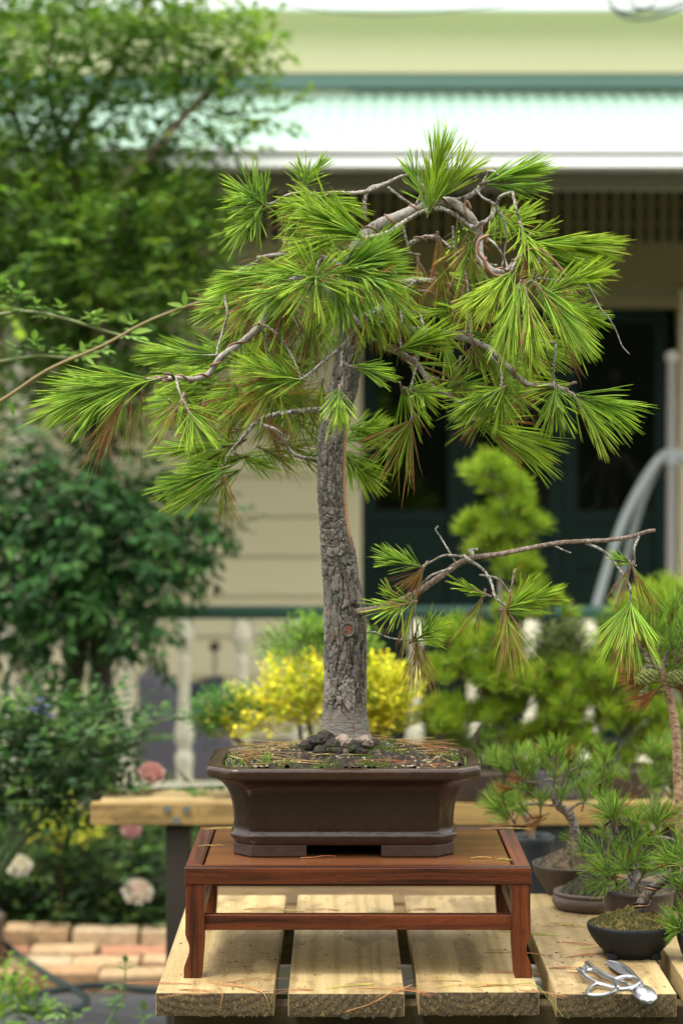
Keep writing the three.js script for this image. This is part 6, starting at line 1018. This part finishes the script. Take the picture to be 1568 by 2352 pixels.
{ // brick edging, each brick laid by hand
  const o = thing('brick_edging', 'orange and tan brick edging of the garden bed', 'edging', [-0.6, 0, -6.75]);
  const bt = mirror(tex(256, 256, (u, v) => { const n = fbm(u * 14, v * 14, 3, 4), f = vnoise(u * 120, v * 120); const s = 0.7 + 0.6 * (n - 0.5) + 0.25 * f; return [s, s, s]; }), 0.3, 0.3);
  const mats = [[0.5, 0.3, 0.15], [0.55, 0.37, 0.2], [0.46, 0.22, 0.12], [0.58, 0.43, 0.26]].map(c => std(lin(...c), 0.9, { map: bt, bumpMap: bt, bumpScale: 0.003 })), shapes = [0, 1, 2].map(() => grain(new RoundedBoxGeometry(0.228, 0.075, 0.11, 2, 0.006), 0));
  for (const [z, y, n, off] of [[6.86, 0.085, 18, 0], [6.74, 0.036, 18, 0.11], [6.62, 0.03, 18, 0.03], [6.50, 0.026, 18, 0.14]]) for (let k = 0; k < n; k++) { const b = part(o, 'brick', shapes[k % 3], mats[Math.floor(rnd() * 4)]); b.position.set(-2.5 + k * 0.238 + off + rr(-0.006, 0.006) + 0.6, y + rr(-0.006, 0.006), -z + rr(-0.008, 0.008) + 6.75); b.rotation.set(rr(-0.04, 0.04), rr(-0.05, 0.05), rr(-0.03, 0.03)); }
}
{ // hose
  const hp = [[-160, 2120], [-40, 2140], [60, 2205], [130, 2250], [185, 2280], [200, 2300], [170, 2318], [100, 2320], [55, 2305], [70, 2288], [150, 2270], [230, 2262], [330, 2272], [430, 2278], [560, 2285]];
  const g = stemGeo(hp.map((q, i) => { const p = onPlane(q[0], q[1], 0.1); p.y = 0.098 - 0.0 * i; return p; }), () => 0.011, { sides: 9, step: 0.02, col: () => [1, 1, 1] });
  single('garden_hose', g, std(lin(0.022, 0.042, 0.04), 0.5), 'dark green garden hose looped over the brick edging', 'hose');
  const wp = onPlane(-14, 2250, 0.0), wo = thing('planter_pot', 'dark brown planter cut off by the left edge', 'pot', [wp.x - 0.1, 0, wp.z]); part(wo, 'pot', potGeo(bowl(0.14, 0.22, 0.7, 0.02), 1, 1), brownPot); part(wo, 'soil', mound(0.12, 0.12, 0.03, soilCols), soilMat).position.y = 0.19;
  part(wo, 'foliage', cloud(new Bag(), [[0, 0, 1, 1]], 1, 0, 0.03, 0.015, greens).geo(), leafMat);
}
{ // seedlings rising at the bottom left, before the path
  const o = thing('rose_shoot', 'young rose shoot with oval leaflets at the lower left', 'plant', [at(240, 2300, 5.0).x, 0, -5.0]), b = V(at(240, 2300, 5.0).x, 0, -5.0);
  cane(o, [b, at(225, 2420, 5), at(250, 2345, 5), at(285, 2290, 5), at(288, 2215, 5)], 5, 0.003, [0.14, 0.2, 0.06], 6, 0.034, 0.45, [[0.08, 0.17, 0.04], [0.11, 0.2, 0.05]]);
  cane(o, [b, at(200, 2420, 5), at(160, 2350, 5), at(150, 2310, 5)], 5, 0.003, [0.14, 0.2, 0.06], 6, 0.036, 0.5, [[0.08, 0.17, 0.03], [0.11, 0.2, 0.04]]);
  cane(o, [b, at(260, 2440, 5), at(300, 2390, 5), at(340, 2350, 5)], 5, 0.003, [0.14, 0.2, 0.06], 5, 0.034, 0.5, [[0.12, 0.24, 0.03], [0.11, 0.2, 0.04]]);
  const o2 = thing('leafy_weed', 'clump of leafy weeds in the bottom left corner', 'plant', [at(20, 2330, 5.6).x, 0, -5.6]);
  local(o2, 'foliage', cloud(new Bag(), [[20, 2290, 40, 40], [0, 2330, 60, 40], [50, 2330, 30, 26]], 5.6, 420, 0.034, 0.017, greens, { twig: 6, rz: 0.08 }).geo(), leafMat).userData.kind = 'stuff';
}
// tall dark hedge behind the photographer: what shades the wall under the veranda roof and what pot and plank ends face
{
  const o = thing('hedge', 'tall dark hedge closing the garden behind the viewer', 'hedge', [0, 0, 6.5]), bag = new Bag(), H = 5.6;
  for (let k = 0; k < 9000; k++) { const x = rr(-24, 24), q = rr(0.6, 1.3), top = rnd() < 0.12; leaf(bag, V(x, top ? H + rr(-0.15, 0.3) : rr(0, H), top ? rr(6, 7) : 6 + rr(-0.15, 0.15)), V(gauss(), gauss(), -0.6 + gauss()).normalize(), V(0, 1, -0.4).normalize(), 0.2, 0.11, [0.04 * q, 0.09 * q, 0.025 * q]); }
  part(o, 'core', bx(-24, 24, 0, H - 0.05, -0.4, 0.5), std(lin(0.025, 0.035, 0.015), 0.95));
  local(o, 'foliage', bag.geo(), leafMat).userData.kind = 'stuff';
}

// ---------------------------------------------------------------- tools
const steel = std(lin(0.50, 0.51, 0.53), 0.3, { metalness: 1 }), steelDark = std(lin(0.4, 0.4, 0.41), 0.4, { metalness: 1 });
{
  const z4 = (x, y, h) => onPlane((1450 + x * 0.3163) / 1.241, (2450 + y * 0.3163) / 1.241, TOP + h);
  const rod = (o, name, list, r0, r1 = r0, flat = 1, m = steel) => { const g = stemGeo(list.map(q => z4(q[0], q[1], q[2])), t => mix(r0, r1, t), { sides: 12, step: 0.002, col: () => [1, 1, 1] }); return local(o, name, g, m); };
  const c = z4(1100, 1150, 0), cut = thing('branch_cutter', 'polished steel branch cutter with bulbous jaw overhanging the plank end', 'cutter', [c.x, TOP, c.z]);
  rod(cut, 'handle', [[700, 935, 0.008], [722, 952, 0.009], [760, 985, 0.009], [860, 1040, 0.009], [1000, 1105, 0.009], [1110, 1150, 0.010], [1170, 1185, 0.012]], 0.0052, 0.0055);
  rod(cut, 'handle', [[884, 925, 0.010], [910, 930, 0.011], [1000, 955, 0.012], [1080, 1010, 0.012], [1140, 1075, 0.012], [1200, 1150, 0.012]], 0.0055, 0.0062);
  { // flat web of the curved handle
    const q = [[886, 932], [940, 938], [1000, 962], [1060, 1002], [1110, 1052], [1060, 1050], [1000, 1030], [930, 985], [892, 958]], n = q.length, pos = [], idx = []; for (const h of [0.004, 0.011]) for (const [x, y] of q) { const p = z4(x, y, h); pos.push(p.x, p.y, p.z); } for (let i = 1; i < n - 1; i++) { idx.push(n, n + i, n + i + 1, 0, i + 1, i); } for (let i = 0; i < n; i++) { const j = (i + 1) % n; idx.push(i, j, n + i, j, n + j, n + i); }
    const g = new THREE.BufferGeometry(); g.setAttribute('position', new THREE.Float32BufferAttribute(pos, 3)); g.setIndex(idx); const f = g.toNonIndexed(); f.computeVertexNormals(); local(cut, 'handle_web', f, steelDark);
  }
  const P = z4(1195, 1158, 0.016); { const g = new THREE.CylinderGeometry(0.0062, 0.0062, 0.005, 20); g.translate(P.x, P.y + 0.002, P.z); local(cut, 'pivot', g, steel); const g2 = new THREE.CylinderGeometry(0.0035, 0.0045, 0.004, 16); g2.translate(P.x, P.y + 0.006, P.z); local(cut, 'pivot_nut', g2, steelDark); }
  // two half round jaws meeting along a seam
  const A = z4(1180, 1165, 0.011), B = z4(1262, 1275, 0.006), ax = B.clone().sub(A), L = ax.length() * 1.06; ax.normalize(); const sd = V(0, 0, 0).crossVectors(ax, UP).normalize(), up = V(0, 0, 0).crossVectors(sd, ax);
  for (const s of [-1, 1]) {
    const bag = new Bag(), n = 16, m = 10;
    for (let j = 0; j <= n; j++) for (let i = 0; i <= m; i++) { const t = j / n, a = i / m * Math.PI, w = 0.021 * Math.pow(Math.sin(Math.PI * (0.16 + 0.76 * t)), 0.55) * (t > 0.9 ? 1 - (t - 0.9) * 5 : 1), x = s * (0.0005 + Math.sin(a) * w), y = Math.cos(a) * w * 0.62; const p = A.clone().addScaledVector(ax, t * L).addScaledVector(sd, x).addScaledVector(up, y); bag.v(p.x, p.y, p.z, [1, 1, 1]); if (j < n && i < m) { const k = j * (m + 1) + i; s > 0 ? bag.i.push(k, k + 1, k + m + 1, k + 1, k + m + 2, k + m + 1) : bag.i.push(k, k + m + 1, k + 1, k + 1, k + m + 1, k + m + 2); } }
    local(cut, 'jaw', bag.geo(), steel);
  }
  const e = z4(820, 1100, 0), sc = thing('bonsai_scissors', 'steel bonsai scissors with two wide loop handles lying over the cutter', 'scissors', [e.x, TOP, e.z]);
  const shank = (name, list, r) => rod(sc, name, list, r[0], r[1]);
  shank('shank', [[640, 990, 0.012], [690, 1000, 0.014], [760, 1000, 0.016], [860, 1055, 0.018], [950, 1095, 0.02], [985, 1160, 0.02]], [0.005, 0.0044]);
  shank('loop_handle', [[945, 1085, 0.02], [1000, 1063, 0.022], [1080, 1055, 0.023], [1150, 1075, 0.023], [1172, 1100, 0.023], [1150, 1130, 0.022], [1080, 1160, 0.021], [1010, 1170, 0.02], [975, 1150, 0.02], [950, 1110, 0.02]], [0.0038, 0.0038]);
  shank('shank', [[650, 1015, 0.012], [690, 1060, 0.011], [740, 1088, 0.010], [790, 1118, 0.009], [860, 1135, 0.008], [960, 1158, 0.008]], [0.005, 0.0042]);
  shank('loop_handle', [[785, 1120, 0.008], [735, 1150, 0.007], [703, 1190, 0.006], [715, 1215, 0.005], [770, 1225, 0.005], [860, 1218, 0.005], [940, 1190, 0.006], [965, 1165, 0.007], [940, 1150, 0.008]], [0.0038, 0.0038]);
  const q = z4(686, 985, 0.017); { const g = new THREE.CylinderGeometry(0.0072, 0.0078, 0.006, 20); g.translate(q.x, q.y, q.z); local(sc, 'pivot', g, steelDark); const g2 = new THREE.CylinderGeometry(0.0045, 0.0055, 0.004, 16); g2.translate(q.x, q.y + 0.0045, q.z); local(sc, 'pivot_nut', g2, steel); }
  for (const [l, h] of [[[[585, 972], [640, 985], [690, 1010], [680, 1025], [630, 1005]], 0.012], [[[592, 985], [650, 1000], [690, 1030], [670, 1040], [620, 1010]], 0.008]]) { const n = l.length, pos = [], idx = []; for (const d of [0, 0.0025]) for (const [x, y] of l) { const p = z4(x, y, h + d); pos.push(p.x, p.y, p.z); } for (let i = 1; i < n - 1; i++) idx.push(n, n + i, n + i + 1, 0, i + 1, i); for (let i = 0; i < n; i++) { const j = (i + 1) % n; idx.push(i, j, n + i, j, n + j, n + i); } const g = new THREE.BufferGeometry(); g.setAttribute('position', new THREE.Float32BufferAttribute(pos, 3)); g.setIndex(idx); const f = g.toNonIndexed(); f.computeVertexNormals(); local(sc, 'blade', f, steel); }
}
// ---------------------------------------------------------------- shed needles on bench and stand
{
  const tones = [[0.40, 0.19, 0.06], [0.36, 0.13, 0.045], [0.48, 0.34, 0.09], [0.42, 0.40, 0.07], [0.34, 0.12, 0.05]];
  const bundle = (bag, p, az, len, n, y, tone) => { for (let k = 0; k < n; k++) { const a = az + gauss() * 0.09, s = rr(0.8, 1.2), c = tone.map(q => q * s), pts = []; let x = p.x, z = p.z, aa = a; const bend = gauss() * 0.35; for (let j = 0; j <= 5; j++) { pts.push(V(x, y + 0.0012 + 0.004 * Math.sin(j / 5 * 3.14) * rnd(), z)); aa += bend / 5; x += Math.cos(aa) * len / 5; z += Math.sin(aa) * len / 5; } stem(bag, pts, t => 0.00075 * (1 - 0.5 * t), { sides: 4, step: 0.012, col: () => c }); } };
  const bag = new Bag();
  const spots = [[410, 2275, 0.15], [520, 2258, -0.35], [440, 2262, 0.1], [560, 2270, 0.45], [600, 2280, 0.7], [480, 2285, -0.1], [720, 2275, -0.2], [860, 2262, -0.25], [820, 2270, 0.1], [900, 2275, 0.35], [1080, 2268, -0.08], [1150, 2262, -0.1], [1190, 2275, 0.5], [1060, 2255, 0.1], [1250, 2195, 0.3], [1300, 2200, -0.3], [1260, 2225, 0.05], [1330, 2180, -0.25], [1290, 2165, 0.4], [1280, 2150, 0.15], [1320, 2130, 0.1], [620, 2100, 0.05], [700, 2095, 0.15], [560, 2090, -0.1], [820, 2100, 0.0], [780, 2092, 0.1], [1000, 2090, -0.1], [1300, 2235, 0.2], [1260, 2120, 0.5], [1240, 2240, 0.25]];
  for (const [px, py, az] of spots) bundle(bag, onPlane(px, py, TOP), az + (rnd() < 0.5 ? Math.PI : 0), rr(0.07, 0.13), rnd() < 0.6 ? 3 : 2, TOP, tones[Math.floor(rnd() * 5)]);
  for (const [l, c] of [[[[1090, 2266], [1160, 2262], [1228, 2262], [1262, 2298], [1293, 2336]], [0.34, 0.42, 0.08]], [[[945, 2262], [900, 2280], [850, 2306], [795, 2322]], [0.46, 0.26, 0.09]], [[[935, 2268], [890, 2284], [840, 2310], [790, 2325]], [0.40, 0.16, 0.05]], [[[560, 2262], [590, 2272], [610, 2288], [620, 2318]], [0.44, 0.24, 0.08]], [[[500, 2265], [512, 2280], [508, 2300], [505, 2316]], [0.42, 0.2, 0.06]]])
    stem(bag, l.map((q, i) => { const p = i < 2 ? onPlane(q[0], q[1], TOP + 0.002) : at(q[0], q[1], 3.522); return p; }), t => 0.001 * (1 - 0.5 * t), { sides: 5, step: 0.008, col: () => c });
  const m = single('fallen_needles', bag.geo(), vcol(0.65), 'shed brown pine needles strewn over the plank bench', 'needles'); m.userData.kind = 'stuff';
  const b2 = new Bag(); for (const [px, py, az, l] of [[455, 1945, -0.3, 0.05], [470, 1906, 0.05, 0.07], [520, 1902, 0.6, 0.05], [690, 1972, -0.12, 0.07], [1100, 1905, 0.05, 0.11], [1130, 1900, -0.3, 0.07], [1140, 1975, 0.2, 0.03], [1080, 1972, 0, 0.04]]) bundle(b2, onPlane(px, py, STOP), az, l, 2, STOP, tones[Math.floor(rnd() * 4)]);
  const m2 = single('fallen_needles', b2.geo(), vcol(0.65), 'few shed needles lying on the red stand top', 'needles'); m2.userData.kind = 'stuff';
  const b3 = new Bag(); for (let k = 0; k < 170; k++) { const p = onPlane(rr(400, 1560), rr(2085, 2285), TOP); if (p.x < -0.33 || (p.x > -0.12 && p.x < -0.1) || (p.x > 0.117 && p.x < 0.139) || (p.x > 0.364 && p.x < 0.389) || p.x > 0.6) continue; const ic = new THREE.IcosahedronGeometry(rr(0.0007, 0.0024), 0).attributes.position, o = b3.p.length / 3, s = rr(0.5, 1.5); for (let i = 0; i < ic.count; i++) { b3.v(p.x + ic.getX(i) * 1.6, TOP + 0.0004 + ic.getY(i) * 0.4, p.z + ic.getZ(i), [0.035 * s, 0.027 * s, 0.018 * s]); b3.i.push(o + i); } }
  const m3 = single('bark_crumbs', b3.geo(), vcol(0.95), 'dark crumbs of bark and soil on the planks', 'crumbs'); m3.userData.kind = 'stuff';
}
renderer.render(scene, camera);
